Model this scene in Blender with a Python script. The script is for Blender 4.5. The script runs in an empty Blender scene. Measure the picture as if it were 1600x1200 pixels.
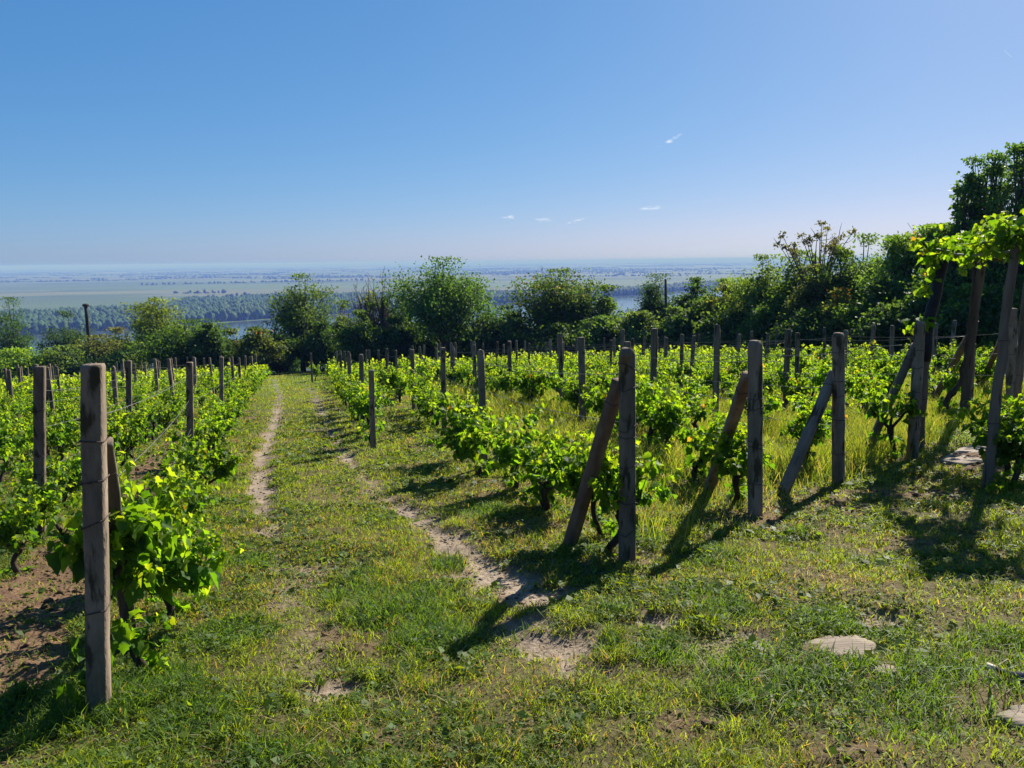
import bpy, math, random
import numpy as np
from mathutils import Vector

# ------------------------------------------------------------------ basics
random.seed(3)
SC = bpy.context.scene
COL = SC.collection
EYE = np.array([0.0, 0.0, 1.63])
F_PX = 1200.0
ROLL = math.radians(0.62)
HOR = 407.8
PITCH = math.atan((600 - HOR) / F_PX)
FW = np.array([0, math.cos(PITCH), -math.sin(PITCH)])
_U0 = np.array([0, math.sin(PITCH), math.cos(PITCH)])
_R0 = np.array([1.0, 0, 0])
RT = _R0 * math.cos(ROLL) - _U0 * math.sin(ROLL)
UP = _U0 * math.cos(ROLL) + _R0 * math.sin(ROLL)
VALLEY = -83.4
EDGE = 66.0

def ray(px, py):
    return FW + RT * ((px - 800) / F_PX) + UP * ((600 - py) / F_PX)

def proj(P):
    P = np.asarray(P, float) - EYE
    return 800 + F_PX * (P @ RT) / (P @ FW), 600 - F_PX * (P @ UP) / (P @ FW)

def gnd(px, py):
    """where the line of sight meets the vineyard slope"""
    d = ray(px, py)
    t = -1.63 / (d[2] + 0.1047 * d[1] - 0.037 * d[0])
    return np.array([d[0] * t, d[1] * t])

def flat(px, py, z):
    d = ray(px, py)
    t = (z - EYE[2]) / d[2]
    return np.array([d[0] * t, d[1] * t])

def at_depth(px, py, Y):
    d = ray(px, py)
    return EYE + d * (Y / d[1])

# ------------------------------------------------------------------ noise
def _hash(ix, iy, seed):
    h = (ix.astype(np.int64) * 374761393 + iy.astype(np.int64) * 668265263 + seed * 1442695041) & 0xFFFFFFFF
    h = ((h ^ (h >> 13)) * 1274126177) & 0xFFFFFFFF
    h = h ^ (h >> 16)
    return (h & 0xFFFFFF) / float(0xFFFFFF)

def vnoise(x, y, seed=0):
    x = np.asarray(x, float); y = np.asarray(y, float)
    ix = np.floor(x); iy = np.floor(y)
    fx = x - ix; fy = y - iy
    fx = fx * fx * (3 - 2 * fx); fy = fy * fy * (3 - 2 * fy)
    a = _hash(ix, iy, seed); b = _hash(ix + 1, iy, seed)
    c = _hash(ix, iy + 1, seed); d = _hash(ix + 1, iy + 1, seed)
    return (a * (1 - fx) + b * fx) * (1 - fy) + (c * (1 - fx) + d * fx) * fy

def fbm(x, y, scale, seed=0, octv=4):
    x = np.asarray(x, float) / scale; y = np.asarray(y, float) / scale
    s = 0; a = 0.5; tot = 0
    for o in range(octv):
        s = s + a * vnoise(x, y, seed + o * 17); tot += a
        a *= 0.5; x = x * 2.03 + 11.3; y = y * 2.03 + 7.7
    return s / tot

def smooth(e0, e1, x):
    t = np.clip((x - e0) / (e1 - e0), 0, 1)
    return t * t * (3 - 2 * t)

# ------------------------------------------------------------------ terrain
def plane_h(x, y):
    return -0.1047 * y + 0.037 * np.clip(x, -70, 70)

def base_h(x, y):
    x = np.asarray(x, float); y = np.asarray(y, float)
    h = plane_h(x, np.clip(y, -30, EDGE + 8))
    drop = np.clip(y - EDGE, 0, None)
    drop = 0.36 * drop * drop / (drop + 14.0)
    h = h - drop
    lo = VALLEY
    h = np.where(h < lo + 8, lo + 8 * np.exp(np.clip((h - lo - 8) / 8, -60, 0)), h)
    h = np.where(h < lo + 0.02, lo, h)
    far = smooth(17000, 27000, y) * (35 + 22 * smooth(9000, -9000, x)) * fbm(x, y, 6000, 9, 4)
    return h + far

RUT_L = np.array([gnd(*p) for p in [(428, 592), (438, 620), (432, 650), (419, 690), (409, 720), (406, 760), (418, 810), (430, 850), (450, 900), (478, 965), (500, 1040)]])
RUT_R = np.array([gnd(*p) for p in [(468, 596), (489, 612), (505, 650), (520, 685), (545, 715), (570, 745), (603, 775), (650, 805), (690, 830), (722, 856), (762, 887), (802, 922), (835, 968), (880, 1030)]])

def seg_dist(x, y, pts):
    d = np.full(np.shape(x), 1e9)
    for a, b in zip(pts[:-1], pts[1:]):
        ab = b - a
        t = np.clip(((x - a[0]) * ab[0] + (y - a[1]) * ab[1]) / (ab @ ab), 0, 1)
        d = np.minimum(d, np.hypot(x - a[0] - t * ab[0], y - a[1] - t * ab[1]))
    return d

DIR_R = np.array([-0.228, 0.974]); NRM_R = np.array([0.974, 0.228])
DIR_L = np.array([-0.296, 0.955]); NRM_L = np.array([0.955, 0.296])

# bare spots: pixel, radii in metres, amount, kind (0 pale track earth, 1 brown earth)
BARE = [((770, 893), .26, .2, .95, 0), ((805, 930), .2, .16, .8, 1), ((520, 1076), .17, .12, 1, 0), ((720, 854), .2, .16, 1, 0), ((860, 922), .34, .22, .9, 0), ((850, 1002), .25, .2, 1, 0),
        ((915, 1045), .16, .12, .9, 0), ((1030, 968), .2, .14, .9, 0), ((1445, 778), .5, .42, .9, 1), ((1372, 972), .14, .12, .8, 0),
        ((1500, 722), .7, .6, .9, 1), ((1575, 690), .8, .9, .9, 0), ((590, 985), .3, .28, .55, 1), ((480, 905), .3, .4, .5, 0), ((1100, 1010), .2, .15, .6, 0),
        ((1180, 1000), .22, .14, .7, 0), ((990, 870), .3, .25, .55, 1), ((1180, 812), .35, .25, .85, 1), ((1240, 790), .4, .3, .8, 1), ((1330, 790), .4, .35, .7, 1), ((1400, 850), .3, .3, .6, 1), ((1290, 830), .25, .2, .6, 1), ((1080, 870), .25, .2, .6, 1), ((1060, 1140), .12, .1, .6, 1), ((660, 700), .5, .4, .5, 1),
        ((900, 830), .3, .3, .5, 1), ((760, 760), .5, .5, .45, 1), ((500, 1150), .3, .16, .45, 1), ((1480, 830), .35, .3, .5, 1), ((1370, 720), .3, .3, .4, 1),
        ((1310, 770), .3, .3, .5, 1), ((680, 730), .4, .5, .5, 1), ((430, 1165), .15, .08, .7, 1), ((1330, 1180), .2, .07, .5, 1), ((1160, 1115), .1, .06, .7, 0)]
BARE = [(gnd(*p), rx, ry, a, k) for p, rx, ry, a, k in BARE]

def masks(x, y):
    """pale earth, brown earth, tall grass (all 0..1)"""
    x = np.asarray(x, float); y = np.asarray(y, float)
    n1 = .62 * fbm(x, y, 0.42, 5, 3) + .38 * fbm(x, y, .13, 6, 3); n2 = fbm(x, y, 1.6, 21, 3)
    dl = seg_dist(x, y, RUT_L); dr = seg_dist(x, y, RUT_R)
    r = np.hypot(x, y)
    wl = 0.10 + 0.42 * (n1 - .5)
    wr = 0.085 + 0.02 * smooth(9, 6, y) + 0.60 * (n1 - .5)
    pale = smooth(0.12, -0.11, dl - wl) * smooth(2.7, 4.0, y) * (0.62 + .38 * smooth(5.5, 8.5, y)) * (.55 + n1)
    pale = np.maximum(pale, smooth(0.13, -0.12, dr - wr) * (0.60 + 0.6 * n2) * np.where(y < 6.2, smooth(.44, .60, n1 + .22 * smooth(4.6, 6.2, y)), 1.0) * smooth(44, 36, y))
    brown = np.zeros_like(x)
    for c, rx, ry, a, k in BARE:
        q = np.hypot((x - c[0]) / rx, (y - c[1]) / ry) + 3.2 * (n1 - .5)
        v = a * smooth(1.25, 0.6, q)
        if k: brown = np.maximum(brown, v)
        else: pale = np.maximum(pale, v)
    # tilled strips between the rows of the left-hand block
    nl = x * NRM_L[0] + y * NRM_L[1]
    ph = (nl + 1.0) / -1.28
    inside = smooth(-1.0, -1.2, nl + 0.25 * (n1 - .5)) * smooth(47, 43, y)
    frac = ph - np.floor(ph)
    strip = smooth(.12, .3, frac + .3 * (n1 - .5)) * smooth(.92, .72, frac + .3 * (n1 - .5))
    near = smooth(9.0, 6.0, y)
    brown = np.maximum(brown, inside * strip * (0.30 + 0.7 * near + .3 * n2 + .8 * smooth(24, 18, y) * smooth(1.25, .95, ph)))
    # foreground tilled corner
    brown = np.maximum(brown, smooth(-1.55, -1.95, x * .955 + y * .42 - .12 + .3 * (n1 - .5)) * smooth(7.3, 6.3, y) * smooth(2.6, 3.1, y - .35 * x - 1.0 + .4 * n1))
    # earth band at the far left
    brown = np.maximum(brown, smooth(-22, -24, x + (y - 40) * .3) * smooth(41, 43, y) * smooth(50, 48, y))
    # tall grass inside right-hand block
    edge = (x - 0.83) * 0.70 - (y - 5.33) * 0.72       # >0 on the camera side of the end posts
    nr = x * NRM_R[0] + y * NRM_R[1]
    tall = smooth(0.25, -0.5, edge + .4 * (n2 - .5)) * smooth(2.0, 3.0, nr + .5 * (n1 - .5)) * smooth(60, 50, y)
    tall = tall * (0.55 + 0.45 * smooth(4, 7, nr))
    pale = np.clip(pale * (0.65 + .7 * n1), 0, 1)
    return pale, np.clip(brown * (1 - tall * .5), 0, 1), tall

def micro(x, y, pale, brown):
    r = np.hypot(x, y)
    k = smooth(90, 40, r)
    m = 0.06 * (fbm(x, y, 1.1, 2, 3) - .5) + 0.05 * (fbm(x, y, 0.26, 3, 3) - .5)
    m = m + brown * (0.09 * (fbm(x, y, 0.26, 31, 3) - .5) + .05 * (fbm(x, y, 0.1, 33, 2) - .5)) - 0.05 * pale
    return m * k

def ground_h(x, y):
    p, b, t = masks(np.atleast_1d(x), np.atleast_1d(y))
    return base_h(x, y) + micro(np.atleast_1d(x), np.atleast_1d(y), p, b).reshape(np.shape(x))

def gz(x, y):
    return float(np.ravel(ground_h(np.array([x], float), np.array([y], float)))[0])

# ------------------------------------------------------------------ mesh helpers
class MB:
    """collects vertices, faces (any size) and one colour per vertex"""
    def __init__(s):
        s.v = []; s.c = []; s.f = []; s.n = 0
    def add(s, v, faces, col=None):
        v = np.asarray(v, float).reshape(-1, 3)
        for fa in (faces if isinstance(faces, list) else [faces]):
            fa = np.asarray(fa, int)
            s.f.append(fa + s.n)
        s.v.append(v)
        if col is None: col = (1, 1, 1)
        col = np.broadcast_to(np.asarray(col, float), (len(v), 3)) if np.ndim(col) == 1 else np.asarray(col, float)
        s.c.append(col)
        s.n += len(v)
        return s
    def mesh(s, name, mat, smooth_shade=False):
        V = np.concatenate(s.v).astype(np.float32)
        C = np.concatenate(s.c).astype(np.float32)
        me = bpy.data.meshes.new(name)
        me.vertices.add(len(V)); me.vertices.foreach_set('co', V.ravel())
        idx = np.concatenate([f.ravel() for f in s.f]).astype(np.int32)
        tot = np.concatenate([np.full(len(f), f.shape[1], np.int32) for f in s.f])
        st = np.concatenate([[0], np.cumsum(tot)[:-1]]).astype(np.int32)
        me.loops.add(len(idx)); me.loops.foreach_set('vertex_index', idx)
        me.polygons.add(len(tot)); me.polygons.foreach_set('loop_start', st); me.polygons.foreach_set('loop_total', tot)
        if smooth_shade: me.polygons.foreach_set('use_smooth', np.ones(len(tot), bool))
        at = me.attributes.new('col', 'FLOAT_COLOR', 'POINT')
        at.data.foreach_set('color', np.c_[C, np.ones(len(C))].astype(np.float32).ravel())
        me.update(calc_edges=True); me.validate()
        if mat: me.materials.append(mat)
        return me
    def obj(s, name, mat, parent=None, smooth_shade=False):
        o = bpy.data.objects.new(name, s.mesh(name, mat, smooth_shade)); COL.objects.link(o)
        if parent: o.parent = parent
        return o

def tube(mb, pts, rad, seg=7, col=(1, 1, 1), cap=True):
    pts = np.asarray(pts, float); n = len(pts)
    rad = np.broadcast_to(np.asarray(rad, float), (n,))
    tan = np.gradient(pts, axis=0); tan /= np.linalg.norm(tan, axis=1)[:, None] + 1e-9
    ref = np.array([0, 0, 1.0]) if abs(tan[0][2]) < .9 else np.array([1.0, 0, 0])
    V = []
    a = np.cross(tan[0], ref); a /= np.linalg.norm(a)
    ang = np.linspace(0, 2 * np.pi, seg, endpoint=False)
    for i in range(n):
        a = a - tan[i] * (a @ tan[i]); a /= np.linalg.norm(a) + 1e-9
        b = np.cross(tan[i], a)
        V.append(pts[i] + rad[i] * (np.cos(ang)[:, None] * a + np.sin(ang)[:, None] * b))
    V = np.concatenate(V)
    i = np.arange(n - 1)[:, None] * seg; j = np.arange(seg)[None]; k = (j + 1) % seg
    q = np.stack([i + j, i + k, i + seg + k, i + seg + j], -1).reshape(-1, 4)
    fs = [q]
    if cap:
        fs += [np.arange(seg)[::-1][None], (np.arange(seg) + (n - 1) * seg)[None]]
    mb.add(V, fs, col)

def tag(o, label, cat, group=None, kind=None):
    if label: o['label'] = label
    if cat: o['category'] = cat
    if group: o['group'] = group
    if kind: o['kind'] = kind
    return o

def empty(name, loc, rz=0.0):
    o = bpy.data.objects.new(name, None); COL.objects.link(o)
    o.location = loc; o.rotation_euler = (0, 0, rz); o.empty_display_size = .1
    return o

def copy_tree(o):
    c = o.copy(); COL.objects.link(c)
    for ch in list(o.children):
        d = ch.copy(); COL.objects.link(d); d.parent = c
    return c

# ------------------------------------------------------------------ materials
def new_mat(name):
    m = bpy.data.materials.new(name); m.use_nodes = True
    nt = m.node_tree; nt.nodes.clear()
    return m, nt, nt.nodes, nt.links

def N(nodes, kind, **kw):
    n = nodes.new(kind)
    for k, v in kw.items():
        if k in n.inputs.keys(): n.inputs[k].default_value = v
        else: setattr(n, k, v)
    return n

def mat_leaf(name, trans=0.45, rough=0.45, spec=0.4, tcol=(1.5, 1.35, .5), gain=1.0):
    m, nt, nd, ln = new_mat(name)
    at = N(nd, 'ShaderNodeAttribute', attribute_name='col')
    oi = N(nd, 'ShaderNodeObjectInfo')
    mr = N(nd, 'ShaderNodeMapRange'); mr.inputs['To Min'].default_value = .82 * gain; mr.inputs['To Max'].default_value = 1.15 * gain
    ln.new(oi.outputs['Random'], mr.inputs['Value'])
    sc = N(nd, 'ShaderNodeVectorMath', operation='SCALE')
    ln.new(at.outputs['Color'], sc.inputs[0]); ln.new(mr.outputs[0], sc.inputs['Scale'])
    b = N(nd, 'ShaderNodeBsdfPrincipled'); b.inputs['Roughness'].default_value = rough
    b.inputs['Specular IOR Level'].default_value = spec
    ln.new(sc.outputs[0], b.inputs['Base Color'])
    t = N(nd, 'ShaderNodeBsdfTranslucent')
    mul = N(nd, 'ShaderNodeVectorMath', operation='MULTIPLY'); mul.inputs[1].default_value = tcol
    ln.new(sc.outputs[0], mul.inputs[0]); ln.new(mul.outputs[0], t.inputs['Color'])
    mx = N(nd, 'ShaderNodeMixShader'); mx.inputs[0].default_value = trans
    ln.new(b.outputs[0], mx.inputs[1]); ln.new(t.outputs[0], mx.inputs[2])
    out = N(nd, 'ShaderNodeOutputMaterial'); ln.new(mx.outputs[0], out.inputs['Surface'])
    return m

def mat_solid(name, c1, c2, scale=8.0, rough=.85, bump=.3, bscale=60., stretch=(1, 1, 1), c3=None, spots=None, use_col=False, coord='Object'):
    m, nt, nd, ln = new_mat(name)
    tc = N(nd, 'ShaderNodeTexCoord'); mp = N(nd, 'ShaderNodeMapping'); mp.inputs['Scale'].default_value = stretch
    ln.new(tc.outputs[coord], mp.inputs['Vector'])
    oi = N(nd, 'ShaderNodeObjectInfo')
    addv = N(nd, 'ShaderNodeVectorMath', operation='ADD'); ln.new(mp.outputs[0], addv.inputs[0])
    cmb = N(nd, 'ShaderNodeCombineXYZ'); mu = N(nd, 'ShaderNodeMath', operation='MULTIPLY'); mu.inputs[1].default_value = 37.0
    ln.new(oi.outputs['Random'], mu.inputs[0]); ln.new(mu.outputs[0], cmb.inputs[0]); ln.new(mu.outputs[0], cmb.inputs[2])
    ln.new(cmb.outputs[0], addv.inputs[1])
    n1 = N(nd, 'ShaderNodeTexNoise'); n1.inputs['Scale'].default_value = scale; n1.inputs['Detail'].default_value = 6; n1.inputs['Roughness'].default_value = .65
    ln.new(addv.outputs[0], n1.inputs['Vector'])
    cr = N(nd, 'ShaderNodeValToRGB'); cr.color_ramp.elements[0].position = .35; cr.color_ramp.elements[1].position = .68
    cr.color_ramp.elements[0].color = (*c1, 1); cr.color_ramp.elements[1].color = (*c2, 1)
    ln.new(n1.outputs['Fac'], cr.inputs[0])
    colour = cr.outputs[0]
    n2 = N(nd, 'ShaderNodeTexNoise'); n2.inputs['Scale'].default_value = bscale; n2.inputs['Detail'].default_value = 5
    ln.new(addv.outputs[0], n2.inputs['Vector'])
    if c3:
        r3 = N(nd, 'ShaderNodeValToRGB'); r3.color_ramp.elements[0].position = spots or .6; r3.color_ramp.elements[1].position = (spots or .6) + .08
        n3 = N(nd, 'ShaderNodeTexNoise'); n3.inputs['Scale'].default_value = scale * 2.3; n3.inputs['Detail'].default_value = 8
        ln.new(addv.outputs[0], n3.inputs['Vector']); ln.new(n3.outputs['Fac'], r3.inputs[0])
        mx = N(nd, 'ShaderNodeMixRGB'); mx.inputs[2].default_value = (*c3, 1)
        ln.new(r3.outputs[0], mx.inputs[0]); ln.new(colour, mx.inputs[1]); colour = mx.outputs[0]
    if use_col:
        at = N(nd, 'ShaderNodeAttribute', attribute_name='col')
        mm = N(nd, 'ShaderNodeMixRGB', blend_type='MULTIPLY'); mm.inputs[0].default_value = 1
        ln.new(colour, mm.inputs[1]); ln.new(at.outputs['Color'], mm.inputs[2]); colour = mm.outputs[0]
    b = N(nd, 'ShaderNodeBsdfPrincipled'); b.inputs['Roughness'].default_value = rough; b.inputs['Specular IOR Level'].default_value = .25
    vr = N(nd, 'ShaderNodeMapRange'); vr.inputs['To Min'].default_value = .72; vr.inputs['To Max'].default_value = 1.22; ln.new(oi.outputs['Random'], vr.inputs['Value'])
    vs = N(nd, 'ShaderNodeVectorMath', operation='SCALE'); ln.new(colour, vs.inputs[0]); ln.new(vr.outputs[0], vs.inputs['Scale']); colour = vs.outputs[0]
    ln.new(colour, b.inputs['Base Color'])
    bp = N(nd, 'ShaderNodeBump'); bp.inputs['Strength'].default_value = bump; bp.inputs['Distance'].default_value = .01
    ln.new(n2.outputs['Fac'], bp.inputs['Height']); ln.new(bp.outputs[0], b.inputs['Normal'])
    out = N(nd, 'ShaderNodeOutputMaterial'); ln.new(b.outputs[0], out.inputs['Surface'])
    return m

M_LEAF = mat_leaf('vine_leaf', .60, .55, .18, (2.8, 2.4, .42))
M_TREE = mat_leaf('tree_leaf', .40, .6, .12, (2.2, 1.9, .5))
M_GRASS = mat_leaf('grass_blade', .50, .55, .2, (2.8, 2.25, .6))
M_FAR = mat_leaf('far_foliage', .1, .8, .1, (1.2, 1.2, .6))
M_BARK = mat_solid('vine_bark', (.028, .019, .013), (.075, .052, .036), 14, .95, .8, 50, (1, 1, .25))
M_TREEBARK = mat_solid('tree_bark', (.05, .04, .03), (.13, .10, .08), 6, .95, .6, 30, (1, 1, .3))
M_CONC = mat_solid('weathered_concrete', (.105, .080, .056), (.235, .182, .135), 7, .93, .9, 70, (1, 1, .3), (.045, .036, .02), .55)
M_WOOD = mat_solid('weathered_wood', (.075, .056, .040), (.17, .13, .095), 9, .9, .5, 40, (1, 1, .12), (.05, .04, .03), .62)
M_BRACE = mat_solid('reddish_brace', (.125, .075, .048), (.24, .155, .10), 8, .92, .5, 70, (1, 1, .5), (.08, .06, .04), .62)
M_WIRE = mat_solid('rusty_wire', (.03, .02, .016), (.09, .06, .045), 60, .7, .1, 80)
M_GALV = mat_solid('galvanised_wire', (.10, .095, .09), (.2, .19, .18), 60, .45, .1, 80)
M_BLACK = mat_solid('black_wrap', (.006, .007, .012), (.02, .022, .03), 10, .6, .5, 40)
M_STONE = mat_solid('flagstone', (.20, .158, .115), (.32, .262, .20), 5, .9, .9, 22, (.35, 3.2, 1), (.13, .10, .07), .60)
M_GRAVEL = mat_solid('gravel_stone', (.25, .2, .15), (.5, .43, .34), 3, .9, .3, 60, use_col=True)
M_POLE = mat_solid('utility_pole', (.03, .026, .022), (.07, .06, .05), 6, .9, .3, 30)

# ------------------------------------------------------------------ world, sun, camera
SUN_EL = math.radians(36.0); SUN_AZ = math.radians(36.0)      # to the right of straight ahead
w = bpy.data.worlds.new('World'); SC.world = w; w.use_nodes = True
nt = w.node_tree; bg = nt.nodes['Background']
sky = nt.nodes.new('ShaderNodeTexSky'); sky.sky_type = 'NISHITA'; sky.sun_disc = False
sky.sun_elevation = SUN_EL; sky.sun_rotation = SUN_AZ
sky.altitude = 100; sky.air_density = 0.8; sky.dust_density = 0.5; sky.ozone_density = 10.0
# tone of a hazy early-summer sky: the Nishita colours with a softer contrast per channel
sepc = nt.nodes.new('ShaderNodeSeparateColor'); comb = nt.nodes.new('ShaderNodeCombineColor')
nt.links.new(sky.outputs[0], sepc.inputs[0])
EXPO = 1.18
for i, (gam, gain) in enumerate(((1.0, 1.02), (.642, .775), (.461, .871))):
    a0 = nt.nodes.new('ShaderNodeMath'); a0.operation = 'MULTIPLY'; a0.inputs[1].default_value = .1
    a1 = nt.nodes.new('ShaderNodeMath'); a1.operation = 'POWER'; a1.inputs[1].default_value = gam
    a2 = nt.nodes.new('ShaderNodeMath'); a2.operation = 'MULTIPLY'; a2.inputs[1].default_value = gain * 10 / 2 ** EXPO
    nt.links.new(sepc.outputs[i], a0.inputs[0]); nt.links.new(a0.outputs[0], a1.inputs[0]); nt.links.new(a1.outputs[0], a2.inputs[0]); nt.links.new(a2.outputs[0], comb.inputs[i])
    CH = (CH if i else []) + [a2]
lim = nt.nodes.new('ShaderNodeMath'); lim.operation = 'MULTIPLY'; lim.inputs[1].default_value = .93; nt.links.new(CH[1].outputs[0], lim.inputs[0])
mn = nt.nodes.new('ShaderNodeMath'); mn.operation = 'SMOOTH_MIN'; mn.inputs[2].default_value = .6; nt.links.new(CH[0].outputs[0], mn.inputs[0]); nt.links.new(lim.outputs[0], mn.inputs[1]); nt.links.new(mn.outputs[0], comb.inputs[0])
nt.links.new(comb.outputs[0], bg.inputs[0]); bg.inputs[1].default_value = 0.10
sl = bpy.data.lights.new('sun', 'SUN'); sl.energy = 5.0; sl.angle = math.radians(.53); sl.color = (1, .93, .82)
so = bpy.data.objects.new('sun', sl); COL.objects.link(so)
SUN_DIR = Vector((math.sin(SUN_AZ) * math.cos(SUN_EL), math.cos(SUN_AZ) * math.cos(SUN_EL), math.sin(SUN_EL)))
so.rotation_euler = SUN_DIR.to_track_quat('Z', 'Y').to_euler(); so.location = (30, 40, 60)

cam = bpy.data.cameras.new('camera'); co = bpy.data.objects.new('camera', cam); COL.objects.link(co)
cam.sensor_width = 36; cam.lens = F_PX / 1600 * 36; cam.clip_start = .05; cam.clip_end = 120000
from mathutils import Matrix
mw = Matrix(((RT[0], UP[0], -FW[0], EYE[0]), (RT[1], UP[1], -FW[1], EYE[1]), (RT[2], UP[2], -FW[2], EYE[2]), (0, 0, 0, 1)))
co.matrix_world = mw; SC.camera = co
SC.view_settings.view_transform = 'Standard'; SC.view_settings.look = 'None'; SC.view_settings.exposure = EXPO; SC.view_settings.gamma = 1
SC.cycles.use_denoising = True
SC.cycles.max_bounces = 6; SC.cycles.diffuse_bounces = 3; SC.cycles.glossy_bounces = 2; SC.cycles.transmission_bounces = 3
SC.cycles.transparent_max_bounces = 48; SC.cycles.volume_bounces = 0
SC.cycles.sample_clamp_indirect = 4.0

# ------------------------------------------------------------------ ground sheet
def axis(lo_fine, hi_fine, step, growth, far_lo, far_hi):
    a = list(np.arange(lo_fine, hi_fine, step))
    s = step; v = a[-1]
    while v < far_hi:
        s *= growth; v += s; a.append(v)
    s = step; v = a[0]; pre = []
    while v > far_lo:
        s *= growth; v -= s; pre.append(v)
    return np.array(pre[::-1] + a)

gx = axis(-5.0, 7.0, .05, 1.04, -42000, 42000)
gy = axis(2.0, 9.0, .04, 1.035, -60, 45000)
GX, GY = np.meshgrid(gx, gy)
pale, brown, tall = masks(GX, GY)
GZ = base_h(GX, GY) + micro(GX, GY, pale, brown)
n3 = fbm(GX, GY, .5, 41, 4)[..., None]; n4 = fbm(GX, GY, 2.5, 51, 3)[..., None]
turf = np.array([.062, .062, .022]) * (1 - n4) + np.array([.118, .085, .042]) * n4
turf = turf * (.7 + .6 * n3)
c_pale = np.array([.235, .185, .135]) * (.75 + .5 * n3)
c_brown = np.array([.125, .078, .046]) * (.7 + .6 * n3)
hill = smooth(20, 45, np.hypot(GX, GY))[..., None]
turf = turf * (1 - hill) + hill * np.array([.080, .125, .025]) * (.7 + .6 * n3)
colr = turf * (1 - brown[..., None]) + c_brown * brown[..., None]
colr = colr * (1 - pale[..., None]) + c_pale * pale[..., None]
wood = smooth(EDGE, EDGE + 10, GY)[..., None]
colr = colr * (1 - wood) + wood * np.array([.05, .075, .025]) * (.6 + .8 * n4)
ny, nx = GX.shape
ii = (np.arange(ny - 1)[:, None] * nx + np.arange(nx - 1)[None])
quads = np.stack([ii, ii + 1, ii + nx + 1, ii + nx], -1).reshape(-1, 4)

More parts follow.
